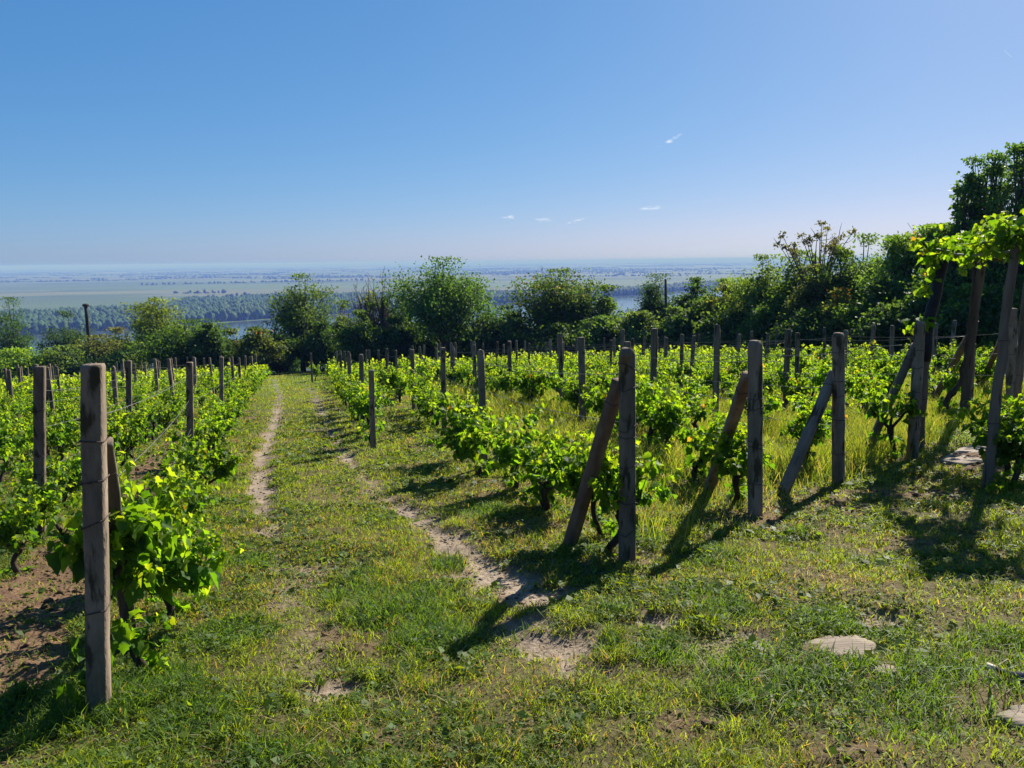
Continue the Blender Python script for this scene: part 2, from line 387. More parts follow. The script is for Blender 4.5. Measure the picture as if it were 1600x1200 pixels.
BANK_A = flat(340, 505, VALLEY); _b = flat(975, 462, VALLEY) - BANK_A; BANK_N = np.array([_b[1], -_b[0]]) / np.linalg.norm(_b)
if BANK_N @ (-BANK_A) < 0: BANK_N = -BANK_N
def mat_ground():
    m, nt, nd, ln = new_mat('ground_earth_and_fields')
    at = N(nd, 'ShaderNodeAttribute', attribute_name='col')
    geo = N(nd, 'ShaderNodeNewGeometry')
    n = N(nd, 'ShaderNodeTexNoise'); n.inputs['Scale'].default_value = 22; n.inputs['Detail'].default_value = 7; n.inputs['Roughness'].default_value = .7
    ln.new(geo.outputs['Position'], n.inputs['Vector'])
    mr = N(nd, 'ShaderNodeMapRange'); mr.inputs['From Min'].default_value = .3; mr.inputs['From Max'].default_value = .7
    mr.inputs['To Min'].default_value = .62; mr.inputs['To Max'].default_value = 1.35
    ln.new(n.outputs['Fac'], mr.inputs['Value'])
    sc = N(nd, 'ShaderNodeVectorMath', operation='SCALE'); ln.new(at.outputs['Color'], sc.inputs[0]); ln.new(mr.outputs[0], sc.inputs['Scale'])
    # valley: a patchwork of narrow fields
    mp = N(nd, 'ShaderNodeMapping'); mp.inputs['Rotation'].default_value = (0, 0, math.radians(14)); mp.inputs['Scale'].default_value = (1 / 1500., 1 / 420., 0)
    ln.new(geo.outputs['Position'], mp.inputs['Vector'])
    vo = N(nd, 'ShaderNodeTexVoronoi'); vo.inputs['Scale'].default_value = 1.0; vo.distance = 'CHEBYCHEV'
    ln.new(mp.outputs[0], vo.inputs['Vector'])
    sp = N(nd, 'ShaderNodeSeparateColor'); ln.new(vo.outputs['Color'], sp.inputs[0])
    cr = N(nd, 'ShaderNodeValToRGB'); cr.color_ramp.interpolation = 'CONSTANT'
    els = [(0, (0.070, 0.104, 0.037)), (.2, (0.096, 0.126, 0.044)), (.38, (0.115, 0.126, 0.056)), (.5, (0.074, 0.107, 0.033)), (.66, (0.133, 0.130, 0.067)), (.74, (0.085, 0.122, 0.037)), (.93, (0.200, 0.178, 0.111)), (.96, (0.059, 0.089, 0.030))]
    while len(cr.color_ramp.elements) < len(els): cr.color_ramp.elements.new(.5)
    for e, (p, c) in zip(cr.color_ramp.elements, els): e.position = p; e.color = (*c, 1)
    ln.new(sp.outputs[0], cr.inputs[0])
    mp2 = N(nd, 'ShaderNodeMapping'); mp2.inputs['Scale'].default_value = (1 / 900., 1 / 300., 0); ln.new(geo.outputs['Position'], mp2.inputs['Vector'])
    nz = N(nd, 'ShaderNodeTexNoise'); nz.inputs['Scale'].default_value = 1; nz.inputs['Detail'].default_value = 8; nz.inputs['Roughness'].default_value = .6
    ln.new(mp2.outputs[0], nz.inputs['Vector'])
    mr2 = N(nd, 'ShaderNodeMapRange'); mr2.inputs['From Min'].default_value = .3; mr2.inputs['From Max'].default_value = .7; mr2.inputs['To Min'].default_value = .75; mr2.inputs['To Max'].default_value = 1.2
    ln.new(nz.outputs['Fac'], mr2.inputs['Value'])
    sc2 = N(nd, 'ShaderNodeVectorMath', operation='SCALE'); ln.new(cr.outputs[0], sc2.inputs[0]); ln.new(mr2.outputs[0], sc2.inputs['Scale'])
    xyz = N(nd, 'ShaderNodeSeparateXYZ'); ln.new(geo.outputs['Position'], xyz.inputs[0])
    mz = N(nd, 'ShaderNodeMapRange'); mz.inputs['From Min'].default_value = -70; mz.inputs['From Max'].default_value = -80
    ln.new(xyz.outputs['Z'], mz.inputs['Value'])
    my = N(nd, 'ShaderNodeMath', operation='GREATER_THAN'); my.inputs[1].default_value = 300; ln.new(xyz.outputs['Y'], my.inputs[0])
    mm = N(nd, 'ShaderNodeMath', operation='MAXIMUM')
    far = N(nd, 'ShaderNodeMath', operation='GREATER_THAN'); far.inputs[1].default_value = 2500; ln.new(xyz.outputs['Y'], far.inputs[0])
    m2 = N(nd, 'ShaderNodeMath', operation='MULTIPLY'); ln.new(mz.outputs[0], m2.inputs[0]); ln.new(my.outputs[0], m2.inputs[1])
    ln.new(m2.outputs[0], mm.inputs[0]); ln.new(far.outputs[0], mm.inputs[1])
    dt = N(nd, 'ShaderNodeVectorMath', operation='DOT_PRODUCT'); dt.inputs[1].default_value = (-BANK_N[0], -BANK_N[1], 0); ln.new(geo.outputs['Position'], dt.inputs[0])
    lt = N(nd, 'ShaderNodeMath', operation='LESS_THAN'); lt.inputs[1].default_value = float(-BANK_N @ BANK_A) - 300; ln.new(dt.outputs['Value'], lt.inputs[0])
    nb = N(nd, 'ShaderNodeMixRGB'); nb.inputs[2].default_value = (.035, .06, .018, 1); ln.new(lt.outputs[0], nb.inputs[0]); ln.new(sc2.outputs[0], nb.inputs[1])
    mx = N(nd, 'ShaderNodeMixRGB'); ln.new(mm.outputs[0], mx.inputs[0]); ln.new(sc.outputs[0], mx.inputs[1]); ln.new(nb.outputs[0], mx.inputs[2])
    b = N(nd, 'ShaderNodeBsdfPrincipled'); b.inputs['Roughness'].default_value = .95; b.inputs['Specular IOR Level'].default_value = .1
    ln.new(mx.outputs[0], b.inputs['Base Color'])
    bp = N(nd, 'ShaderNodeBump'); bp.inputs['Strength'].default_value = .5; bp.inputs['Distance'].default_value = .03
    n5 = N(nd, 'ShaderNodeTexNoise'); n5.inputs['Scale'].default_value = 45; n5.inputs['Detail'].default_value = 5
    ln.new(geo.outputs['Position'], n5.inputs['Vector']); ln.new(n5.outputs['Fac'], bp.inputs['Height']); ln.new(bp.outputs[0], b.inputs['Normal'])
    out = N(nd, 'ShaderNodeOutputMaterial'); ln.new(b.outputs[0], out.inputs['Surface'])
    return m

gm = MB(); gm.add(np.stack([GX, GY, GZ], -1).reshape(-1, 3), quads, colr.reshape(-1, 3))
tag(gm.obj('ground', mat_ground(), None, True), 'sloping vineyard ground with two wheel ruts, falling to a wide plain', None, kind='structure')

# ------------------------------------------------------------------ river, far wood, tree lines
bA = flat(340, 505, VALLEY); bB = flat(975, 462, VALLEY)
bd = (bB - bA) / np.linalg.norm(bB - bA); bn = np.array([bd[1], -bd[0]])       # towards the camera side
if bn @ (-bA) < 0: bn = -bn
ts = np.linspace(-2500, 9000, 90)
wob = lambda t: 55 * (fbm(t, t * 0, 900, 3, 3) - .5)
near_b = np.array([bA + bd * t + bn * (430 + wob(t + 500)) for t in ts]); far_b = np.array([bA + bd * t + bn * wob(t) * .6 for t in ts])
rv = MB(); k = len(ts)
rv.add(np.c_[np.r_[near_b, far_b], np.full(2 * k, VALLEY + .4)], np.stack([np.arange(k - 1), np.arange(1, k), np.arange(1, k) + k, np.arange(k - 1) + k], -1))
m, nt2, nd, ln = new_mat('river_water')
b = N(nd, 'ShaderNodeBsdfPrincipled'); b.inputs['Base Color'].default_value = (.05, .07, .06, 1); b.inputs['Roughness'].default_value = .12
geo = N(nd, 'ShaderNodeNewGeometry'); nz = N(nd, 'ShaderNodeTexNoise'); nz.inputs['Scale'].default_value = .15; nz.inputs['Detail'].default_value = 4
ln.new(geo.outputs['Position'], nz.inputs['Vector']); bp = N(nd, 'ShaderNodeBump'); bp.inputs['Strength'].default_value = .25; bp.inputs['Distance'].default_value = 1
ln.new(nz.outputs['Fac'], bp.inputs['Height']); ln.new(bp.outputs[0], b.inputs['Normal'])
out = N(nd, 'ShaderNodeOutputMaterial'); ln.new(b.outputs[0], out.inputs['Surface'])
tag(rv.obj('river', m), 'broad pale river below the hill, in front of the dark wood', None, kind='structure')

rng = np.random.default_rng(11)
def blobs(mb, P, R, Hh, col, seg=6, rings=4):
    """many low tree shapes at once: P (n,3) bases, R radii, Hh heights"""
    n = len(P)
    th = np.linspace(0, 2 * np.pi, seg, endpoint=False)
    prof = [(0.55, .10), (1.0, .42), (.72, .76), (.0, 1.0)]
    V = []
    for i, (r, z) in enumerate(prof):
        if r == 0:
            V.append(np.stack([P[:, 0], P[:, 1], P[:, 2] + Hh], -1)[:, None])
        else:
            j = 1 + .45 * (rng.random((n, seg)) - .5)
            zz = z + .12 * (rng.random((n, seg)) - .5)
            a = th[None] + rng.random((n, 1)) * 3
            V.append(np.stack([P[:, 0, None] + R[:, None] * r * j * np.cos(a), P[:, 1, None] + R[:, None] * r * j * np.sin(a), P[:, 2, None] + Hh[:, None] * zz], -1))
    V = np.concatenate(V, 1); pv = V.shape[1]
    q = []
    for r_ in range(2):
        for s in range(seg):
            q.append([r_ * seg + s, r_ * seg + (s + 1) % seg, (r_ + 1) * seg + (s + 1) % seg, (r_ + 1) * seg + s])
    t = [[2 * seg + s, 2 * seg + (s + 1) % seg, 3 * seg] for s in range(seg)]
    off = (np.arange(n) * pv)[:, None, None]
    mb.add(V.reshape(-1, 3), [(np.array(q)[None] + off).reshape(-1, 4), (np.array(t)[None] + off).reshape(-1, 3)], np.repeat(col, pv, 0))

def in_poly(x, y, poly):
    c = np.zeros(len(x), bool); j = len(poly) - 1
    for i in range(len(poly)):
        xi, yi = poly[i]; xj, yj = poly[j]
        c ^= ((yi > y) != (yj > y)) & (x < (xj - xi) * (y - yi) / (yj - yi + 1e-9) + xi)
        j = i
    return c

TREEH = 18.0
back = [flat(px, py, VALLEY + TREEH) for px, py in [(1420, 425), (1170, 434), (1000, 444), (800, 450), (600, 453), (420, 457), (292, 463), (255, 470), (150, 475), (40, 481), (-80, 486)]]
front = [bA + bd * t - bn * (14 + 10 * math.sin(t * .01)) for t in np.linspace(-1150, 3400, 40)]
poly = np.array(front + back)
lo = poly.min(0); hi = poly.max(0)
sp = 7.6
X, Y = np.meshgrid(np.arange(lo[0], hi[0], sp), np.arange(lo[1], hi[1], sp))
X = X.ravel() + rng.normal(0, 2.2, X.size); Y = Y.ravel() + rng.normal(0, 2.2, Y.size)
keep = in_poly(X, Y, poly)
df = (np.c_[X, Y] - bA) @ -bn
keep &= (rng.random(len(X)) < np.where(df < 120, .97, .8 - .25 * fbm(X, Y, 200, 8, 2)))
u = X / np.maximum(Y, 1); keep &= (np.abs(u) < .78)
X = X[keep]; Y = Y[keep]; df = df[keep]
hh = TREEH * (.55 + .55 * fbm(X, Y, 130, 5, 3) + .28 * rng.random(len(X)) ** 2)
cc = np.array([.040, .088, .024]) * (.9 + .28 * rng.random((len(X), 1))) + np.array([.02, .02, .002]) * fbm(X, Y, 220, 6, 2)[:, None]
fm = MB(); blobs(fm, np.c_[X, Y, np.full(len(X), VALLEY - 1)], 3.4 + 3.8 * rng.random(len(X)) ** 1.5, hh, cc)
tag(fm.obj('far_wood', M_FAR), 'dense dark green wood along the far bank of the river', 'wood', kind='stuff')
# far hedges and copses out on the plain
PX, PY, PR, PH = [], [], [], []
for i in range(560):
    Yc = 2000 * (20000 / 2000) ** (rng.random() ** .75); Xc = (rng.random() * 1.6 - .8) * Yc
    dd = (np.array([Xc, Yc]) - bA) @ -bn
    if dd < 700: continue
    if Yc < 4200 and rng.random() < .75: continue
    L = (40 + 900 * rng.random() ** 2.5) * (Yc / 4000) ** .5; a = rng.normal(.05, .25)
    kk = int(8 + L / 14)
    s = np.linspace(-L / 2, L / 2, kk)
    PX.append(Xc + s * math.cos(a) + rng.normal(0, 8, kk)); PY.append(Yc + s * math.sin(a) + rng.normal(0, 14, kk))
    PR.append((4 + 7 * rng.random(kk) ** 2) * (Yc / 4000) ** .3); PH.append((4 + 10 * rng.random(kk) ** 1.6))
PX = np.concatenate(PX); PY = np.concatenate(PY); PR = np.concatenate(PR); PH = np.concatenate(PH)
hm = MB(); blobs(hm, np.c_[PX, PY, base_h(PX, PY) - 1], PR, PH, np.array([.05, .085, .03]) * (.7 + .6 * rng.random((len(PX), 1))))
tag(hm.obj('treeline', M_FAR), 'thin far hedges and copses scattered over the hazy plain', 'hedges', kind='stuff')

# ------------------------------------------------------------------ haze
hz = MB()
x0, x1, y0, y1, z0, z1 = -43500, 43500, -150, 46500, VALLEY - 2, 13.0
hz.add([(x0, y0, z0), (x1, y0, z0), (x1, y1, z0), (x0, y1, z0), (x0, y0, z1), (x1, y0, z1), (x1, y1, z1), (x0, y1, z1)],
       np.array([[0, 3, 2, 1], [4, 5, 6, 7], [0, 1, 5, 4], [1, 2, 6, 5], [2, 3, 7, 6], [3, 0, 4, 7]]))
m, nt2, nd, ln = new_mat('haze_air')
pv = N(nd, 'ShaderNodeVolumePrincipled'); pv.inputs['Color'].default_value = (.125, .215, .60, 1); pv.inputs['Absorption Color'].default_value = (.6, .6, .1, 1); pv.inputs['Density'].default_value = 3.0e-4; pv.inputs['Anisotropy'].default_value = 0.0
out = N(nd, 'ShaderNodeOutputMaterial'); ln.new(pv.outputs[0], out.inputs['Volume'])
tag(hz.obj('haze', m), 'blue summer haze over the plain', 'haze', kind='stuff')

# ------------------------------------------------------------------ grass
TUFTS = [((1252, 832), .13, 2.4), ((150, 1120), .3, 2.6), ((235, 1080), .3, 2.0), ((60, 1120), .35, 2.0), ((620, 955), .42, 2.0), ((680, 1000), .3, 1.9), ((560, 930), .3, 1.5),
         ((950, 1005), .15, 2.0), ((1035, 1020), .22, 2.2), ((1090, 930), .2, 1.5), ((955, 958), .12, 1.7), ((1190, 1015), .12, 1.9), ((1290, 1040), .35, 1.9), ((1180, 1075), .32, 1.9), ((1480, 1065), .4, 2.1),
         ((1130, 950), .25, 1.6), ((1300, 975), .25, 1.8), ((1380, 985), .2, 1.5), ((570, 905), .18, 1.6), ((350, 990), .3, 1.4), ((290, 1140), .3, 1.5), ((420, 1180), .25, 1.2), ((770, 800), .35, 1.7), ((1560, 1010), .3, 1.6),
         ((640, 930), .15, 1.6), ((1000, 845), .3, 1.6), ((1470, 680), .4, 3.0), ((1510, 690), .3, 2.4), ((900, 860), .25, 1.6), ((810, 985), .12, 1.4), ((700, 880), .25, 1.4), ((390, 880), .3, 1.3), ((1420, 1110), .3, 1.3), ((1100, 870), .3, 1.8), ((1010, 720), .6, 1.6)]
TUFTS = [(gnd(*p), r, h) for p, r, h in TUFTS]
KEEP_OUT = []                                              # flagstones: (centre, radius)
SLABS = [([(1252, 1006), (1290, 996), (1340, 997), (1368, 1008), (1366, 1024), (1340, 1036), (1300, 1028), (1262, 1016)], 'large ridged pale flagstone sunk in the lawn at lower right'),
         ([(1356, 1046), (1376, 1038), (1405, 1042), (1408, 1051), (1382, 1056)], 'small pale flagstone just right of the large ridged flagstone'),
         ([(1552, 1116), (1580, 1104), (1640, 1098), (1660, 1120), (1640, 1146), (1590, 1134)], 'pale flagstone cut by the right edge below the dark bottle'),
         ([(1468, 722), (1500, 703), (1540, 692), (1552, 706), (1540, 724), (1505, 728)], 'cracked brown paving slab under the leaning pergola poles'),
         ([(1548, 690), (1575, 668), (1605, 650), (1640, 655), (1625, 690), (1580, 708), (1556, 704)], 'long pale paving slab behind the vine at the right edge')]
SLAB_XY = []
for pts, lab in SLABS:
    P = np.array([gnd(*p) for p in pts]); SLAB_XY.append(P); KEEP_OUT.append(P)

def grass_maps(x, y):
    pale, brown, tall = masks(x, y)
    hm = np.ones_like(x); dm = np.ones_like(x); dark = np.zeros_like(x)
    n = fbm(x, y, .5, 71, 3); n2 = fbm(x, y, 1.7, 81, 3)
    nt_ = fbm(x, y, .13, 75, 2)
    hm = hm * (.45 + .8 * smooth(.35, .75, n)) * (.45 + 1.15 * smooth(.35, .72, nt_))
    for c, r, h in TUFTS:
        q = np.hypot(x - c[0], y - c[1]) / r + .8 * (n - .5)
        wgt = smooth(1.1, .5, q)
        hm = np.maximum(hm, 1 + (h - 1) * wgt); dark = np.maximum(dark, wgt); dm = np.maximum(dm, 1 + .8 * wgt)
    dm = dm * (.30 + .70 * smooth(.28, .52, .5 * n + .5 * n2)) * (.35 + .85 * smooth(.3, .55, nt_))
    bare = np.clip(pale * 1.05 + brown * .93 * (1 - dark * .8), 0, 1)
    dm = dm * (1 - bare)
    for P in KEEP_OUT:
        ins = in_poly(x, y, P); dm = np.where(ins, 0.0, dm)
    dry = np.clip(smooth(.42, .68, fbm(x, y, 1.1, 91, 4)) * .9 + .5 * bare, 0, 1) * (1 - dark)
    return hm, dm, tall, dark, dry

def polar_points(r0, r1, dens, seed, half=.80):
    """dens(r): blades per square metre"""
    g = np.random.default_rng(seed)
    rs = np.geomspace(r0, r1, 60); R = []; A = []
    for a, b in zip(rs[:-1], rs[1:]):
        n = g.poisson(dens(.5 * (a + b)) * (b * b - a * a) * half)
        R.append(np.sqrt(a * a + (b * b - a * a) * g.random(n))); A.append((g.random(n) * 2 - 1) * half)
    R = np.concatenate(R); A = np.concatenate(A)
    return R * np.sin(A), R * np.cos(A), g

G_GREEN = np.array([.074, .138, .016]); G_DEEP = np.array([.040, .105, .018]); G_YEL = np.array([.150, .208, .026]); G_STRAW = np.array([.185, .150, .085])
def blade_mesh(mb, x, y, h, wd, col, lean, g, z=None):
    n = len(x)
    z = ground_h(x, y) - .004 if z is None else z
    a = g.random(n) * 2 * np.pi
    px_, py_ = np.cos(a), np.sin(a)
    b = g.random(n) * 2 * np.pi
    lx, ly = np.cos(b) * lean * h, np.sin(b) * lean * h
    base = np.stack([x, y, z], -1)
    side = np.stack([px_, py_, 0 * px_], -1) * wd[:, None] * .5
    mid = base + np.stack([lx * .35, ly * .35, h * .58], -1)
    tip = base + np.stack([lx, ly, h * np.clip(1 - .35 * lean ** 2, .25, 1)], -1)
    V = np.stack([base - side, base + side, mid + side * .8, mid - side * .8, tip], 1)
    off = (np.arange(n) * 5)[:, None]
    shade = np.repeat(col, 5, 0)
    mb.add(V.reshape(-1, 3), [np.array([[0, 1, 2, 3]]) + off, np.array([[3, 2, 4]]) + off], shade)

# lawn blades
x, y, g = polar_points(1.6, 62, lambda r: 24000 / (1 + (r / 3.6) ** 1.9), 5)
hm, dm, tall, dark, dry = grass_maps(x, y)
k = g.random(len(x)) < dm * (1 - .5 * tall) * .62
x, y, hm, dark, dry = x[k], y[k], hm[k], dark[k], dry[k]
r = np.hypot(x, y); n = len(x)
h = .046 * hm * (.4 + 1.0 * g.random(n)) * (1 + .012 * np.clip(r - 8, 0, 40))
wd = .0032 * (.7 + .6 * g.random(n)) * (1 + r / 6)
mixy = g.random(n)[:, None]
col = G_GREEN * (1 - mixy) + G_YEL * mixy
dk = dark[:, None] * .7; col = col * (1 - dk) + G_DEEP * dk
st = (g.random(n) < .03 + .32 * dry)[:, None]
col = np.where(st, G_STRAW * (.6 + .6 * g.random((n, 1))), col) * (.75 + .5 * g.random((n, 1)))
gm = MB(); blade_mesh(gm, x, y, h, wd, col, (.3 + 1.3 * g.random(n)), g)
print('lawn blades', n)
# dead thatch lying flat
x, y, g = polar_points(1.6, 14, lambda r: 1000 / (1 + (r / 4) ** 2), 15)
hm, dm, tall, dark, dry = grass_maps(x, y)
k = g.random(len(x)) < (.15 + .85 * dry) * (1 - .7 * dark)
x, y = x[k], y[k]; n = len(x)
z = ground_h(x, y) + .006 + .012 * g.random(n)
blade_mesh(gm, x, y, .012 + .022 * g.random(n) ** 2, .0024 * (1 + np.hypot(x, y) / 6), G_STRAW * (.45 + .75 * g.random((n, 1))), 2.6 + g.random(n), g, z)
sx, sy, sz_ = [], [], []
for (qx, qy), nn_, sp_ in (((600, 1085), 26, .35), ((690, 1040), 16, .2), ((440, 1165), 20, .25), ((980, 880), 14, .4), ((1300, 1080), 16, .5), ((560, 1100), 14, .25), ((1450, 800), 26, .5), ((1150, 1110), 14, .4), ((330, 1060), 10, .3), ((860, 1100), 12, .4)):
    c_ = gnd(qx, qy); sx.append(c_[0] + g.normal(0, sp_, nn_)); sy.append(c_[1] + g.normal(0, sp_ * .7, nn_))
sx = np.concatenate(sx); sy = np.concatenate(sy); n = len(sx)
blade_mesh(gm, sx, sy, .03 + .035 * g.random(n), .0032 + 0 * sx, np.array([.42, .34, .20]) * (.6 + .6 * g.random((n, 1))), 3.2 + 2.0 * g.random(n), g, ground_h(sx, sy) + .02)
tag(gm.obj('grass', M_GRASS), 'short patchy green and straw coloured lawn grass', 'grass', kind='stuff')

# tall feathery grass between the right-hand rows
x, y, g = polar_points(4.5, 50, lambda r: 6500 / (1 + (r / 5.5) ** 1.9), 25)
hm, dm, tall, dark, dry = grass_maps(x, y)
n2 = fbm(x, y, 1.3, 101, 3)
k = g.random(len(x)) < tall * (.35 + .9 * n2)
x, y, n2 = x[k], y[k], n2[k]; r = np.hypot(x, y); n = len(x)
h = (.10 + .26 * smooth(.3, .7, n2)) * (.5 + .8 * g.random(n)); wd = .0030 * (.7 + .6 * g.random(n)) * (1 + r / 8)
mixy = g.random(n)[:, None]
col = (G_GREEN * (1 - mixy) + np.array([.115, .165, .034]) * mixy); st = (g.random(n) < .22)[:, None]
col = np.where(st, np.array([.20, .20, .10]) * (.7 + .5 * g.random((n, 1))), col) * (.75 + .5 * g.random((n, 1)))
tm = MB(); blade_mesh(tm, x, y, h, wd, col, .2 + .7 * g.random(n), g)
print('tall', n)
tag(tm.obj('tall_grass', M_GRASS), 'tall feathery pale grass between the right-hand vine rows', 'grass', kind='stuff')

# broad-leaved weeds and clover close to the ground
x, y, g = polar_points(1.6, 22, lambda r: 9000 / (1 + (r / 4.0) ** 2), 35)
hm, dm, tall, dark, dry = grass_maps(x, y)
nw = fbm(x, y, .42, 111, 3)
k = (dm > .02) & (g.random(len(x)) < (.12 + .88 * dm) * smooth(.38, .60, nw) * (1 - .6 * tall))
x, y = x[k], y[k]; r = np.hypot(x, y); n = len(x)
z = ground_h(x, y) + .004 + .03 * g.random(n) * hm[k]
s = (.004 + .005 * g.random(n) + .012 * (g.random(n) < .05)) * (1 + r / 6)
nrm = np.stack([g.normal(0, .5, n), g.normal(0, .5, n), np.ones(n)], -1); nrm /= np.linalg.norm(nrm, axis=1)[:, None]
ta = g.normal(0, 1, (n, 3)); u_ = np.cross(nrm, ta); u_ /= np.linalg.norm(u_, axis=1)[:, None]; v_ = np.cross(nrm, u_)
P = np.stack([x, y, z], -1); s = s[:, None]
V = np.stack([P - u_ * s, P - v_ * s * .7 + nrm * s * .15, P + u_ * s, P + v_ * s * .7 + nrm * s * .15], 1)
col = np.repeat(np.array([.055, .12, .022]) * (.6 + .8 * g.random((n, 1))) + np.array([.05, .04, .0]) * g.random((n, 1)), 4, 0)
wm = MB(); wm.add(V.reshape(-1, 3), np.arange(4 * n).reshape(n, 4), col)
print('weeds', n)
tag(wm.obj('clover', M_GRASS), 'low clover and small weeds among the lawn grass', 'weeds', kind='stuff')

# gravel in the ruts, clods in the tilled earth
x, y, g = polar_points(2.2, 32, lambda r: 900 / (1 + (r / 5) ** 1.8), 45)
pale, brown, tall = masks(x, y)
k = (g.random(len(x)) < np.clip(pale * .7, 0, 1) + .55 * brown); x, y = x[k], y[k]; n = len(x); br = (brown > pale)[k]
s = (.005 + .014 * g.random(n) ** 3) * (1 + np.hypot(x, y) / 14) * np.where(br, 1.5, 1)
ico = np.array([[0, 0, 1], [.9, 0, .1], [.28, .85, 0], [-.72, .53, .1], [-.72, -.53, 0], [.28, -.85, .1], [0, 0, -.7]])
icf = np.array([[0, 1, 2], [0, 2, 3], [0, 3, 4], [0, 4, 5], [0, 5, 1], [6, 2, 1], [6, 3, 2], [6, 4, 3], [6, 5, 4], [6, 1, 5]])
a = g.random(n) * 6.28; ca, sa = np.cos(a), np.sin(a)
V = ico[None] * s[:, None, None] * (.6 + .8 * g.random((n, 7, 1))) * np.array([1, 1, .6])
V = np.stack([V[..., 0] * ca[:, None] - V[..., 1] * sa[:, None], V[..., 0] * sa[:, None] + V[..., 1] * ca[:, None], V[..., 2]], -1)
V += np.stack([x, y, ground_h(x, y)], -1)[:, None]
col = np.where(br[:, None], np.array([.42, .30, .21]), np.array([.72, .68, .60])) * (.55 + .6 * g.random((n, 1)))
vm = MB(); vm.add(V.reshape(-1, 3), (icf[None] + (np.arange(n) * 7)[:, None, None]).reshape(-1, 3), np.repeat(col, 7, 0))
tag(vm.obj('gravel', M_GRAVEL), 'loose gravel in the wheel ruts and clods in bare earth', 'gravel', kind='stuff')

# ------------------------------------------------------------------ flagstones
for P, (pts, lab) in zip(SLAB_XY, SLABS):
    c = P.mean(0); g = np.random.default_rng(int(abs(c[0]) * 1000))
    ring = []
    for a, b in zip(P, np.roll(P, -1, 0)):
        for t in (0, .25, .5, .75): ring.append(a + (b - a) * t + g.normal(0, .006, 2))
    ring = np.array(ring); k = len(ring)
    zb = plane_h(ring[:, 0], ring[:, 1]); zc = gz(*c)
    dz = zc - plane_h(c[0], c[1])
    sm = MB(); rings = []
    for sc_, up in ((1.0, -.06), (1.0, .002), (.975, .010), (.62, .013), (.3, .012)):
        q = c + (ring - c) * sc_
        zz = plane_h(q[:, 0], q[:, 1]) + dz + up + .008 * (fbm(q[:, 0], q[:, 1], .12, 7, 2) - .5)
        rings.append(np.c_[q - c, zz - zc])
    V = np.concatenate(rings + [np.array([[0, 0, plane_h(*c) + dz + .012 - zc]])])
    q4 = []
    for j in range(4):
        for i in range(k): q4.append([j * k + i, j * k + (i + 1) % k, (j + 1) * k + (i + 1) % k, (j + 1) * k + i])
    t3 = [[4 * k + i, 4 * k + (i + 1) % k, 5 * k] for i in range(k)]
    sm.add(V, [np.array(q4), np.array(t3)])
    o = sm.obj('flagstone', M_STONE); o.location = (c[0], c[1], zc)
    tag(o, lab, 'flagstone', 'flagstones set in the grass')

# ------------------------------------------------------------------ leaves
_half = [(.12, -.13), (.37, -.13), (.44, .07), (.55, .27), (.44, .40), (.46, .58), (.25, .68)]
_out = [(0, 0)] + _half + [(0, 1.0)] + [(-a, b) for a, b in _half[::-1]]
VINE_T = np.array(_out + [(0, .33)], float)
VINE_F = np.array([[i, (i + 1) % len(_out), len(_out)] for i in range(len(_out))])
VINE_T[:, 1] -= .0
SIMPLE_T = np.array([(0, 0), (.45, .25), (.38, .65), (0, 1.0), (-.38, .65), (-.45, .25)], float)
SIMPLE_F = np.array([[0, 1, 2, 3], [0, 3, 4, 5]])
OVAL_T = np.array([(0, 0), (.3, .5), (0, 1.0), (-.3, .5)], float)
OVAL_F = np.array([[0, 1, 2], [0, 2, 3]])

def leaves(mb, P, tip, nrm, size, col, T, Fc, fold=.35, droop=.25):
    P = np.asarray(P, float); n = len(P)
    tip = tip / (np.linalg.norm(tip, axis=1)[:, None] + 1e-9)
    u = np.cross(tip, nrm); u /= np.linalg.norm(u, axis=1)[:, None] + 1e-9
    w = np.cross(u, tip)
    size = np.asarray(size)[:, None, None]
    gg = np.random.default_rng(n + 5)
    fo = fold * (.2 + 1.7 * gg.random((n, 1))); dr = droop * (-.3 + 2.6 * gg.random((n, 1))); sk = gg.normal(0, .10, (n, 1)); wv = gg.normal(0, .10, (n, 1))
    zz = fo * np.abs(T[None, :, 0]) - dr * T[None, :, 1] ** 2 + wv * np.sin(T[None, :, 0] * 7 + T[None, :, 1] * 6)
    V = P[:, None] + size * (u[:, None] * (T[None, :, :1] + sk[:, None] * T[None, :, 1:2]) + tip[:, None] * T[None, :, 1:2] + w[:, None] * zz[:, :, None])
    k = len(T)
    mb.add(V.reshape(-1, 3), (Fc[None] + (np.arange(n) * k)[:, None, None]).reshape(-1, Fc.shape[1]), np.repeat(col, k, 0))

V_DEEP = np.array([.044, .112, .013]); V_MID = np.array([.095, .185, .017]); V_YOUNG = np.array([.155, .220, .022]); V_BRONZE = np.array([.23, .155, .035])

def curve(p0, d0, L, n, bend, g, wig=.12):
    """a shoot: starts along d0 and bends by the vector bend"""
    pts = [np.array(p0, float)]; d = np.array(d0, float); d /= np.linalg.norm(d)
    for i in range(n):
        d = d + np.asarray(bend) / n + g.normal(0, wig, 3) / math.sqrt(n); d /= np.linalg.norm(d)
        pts.append(pts[-1] + d * L / n)
    return np.array(pts)

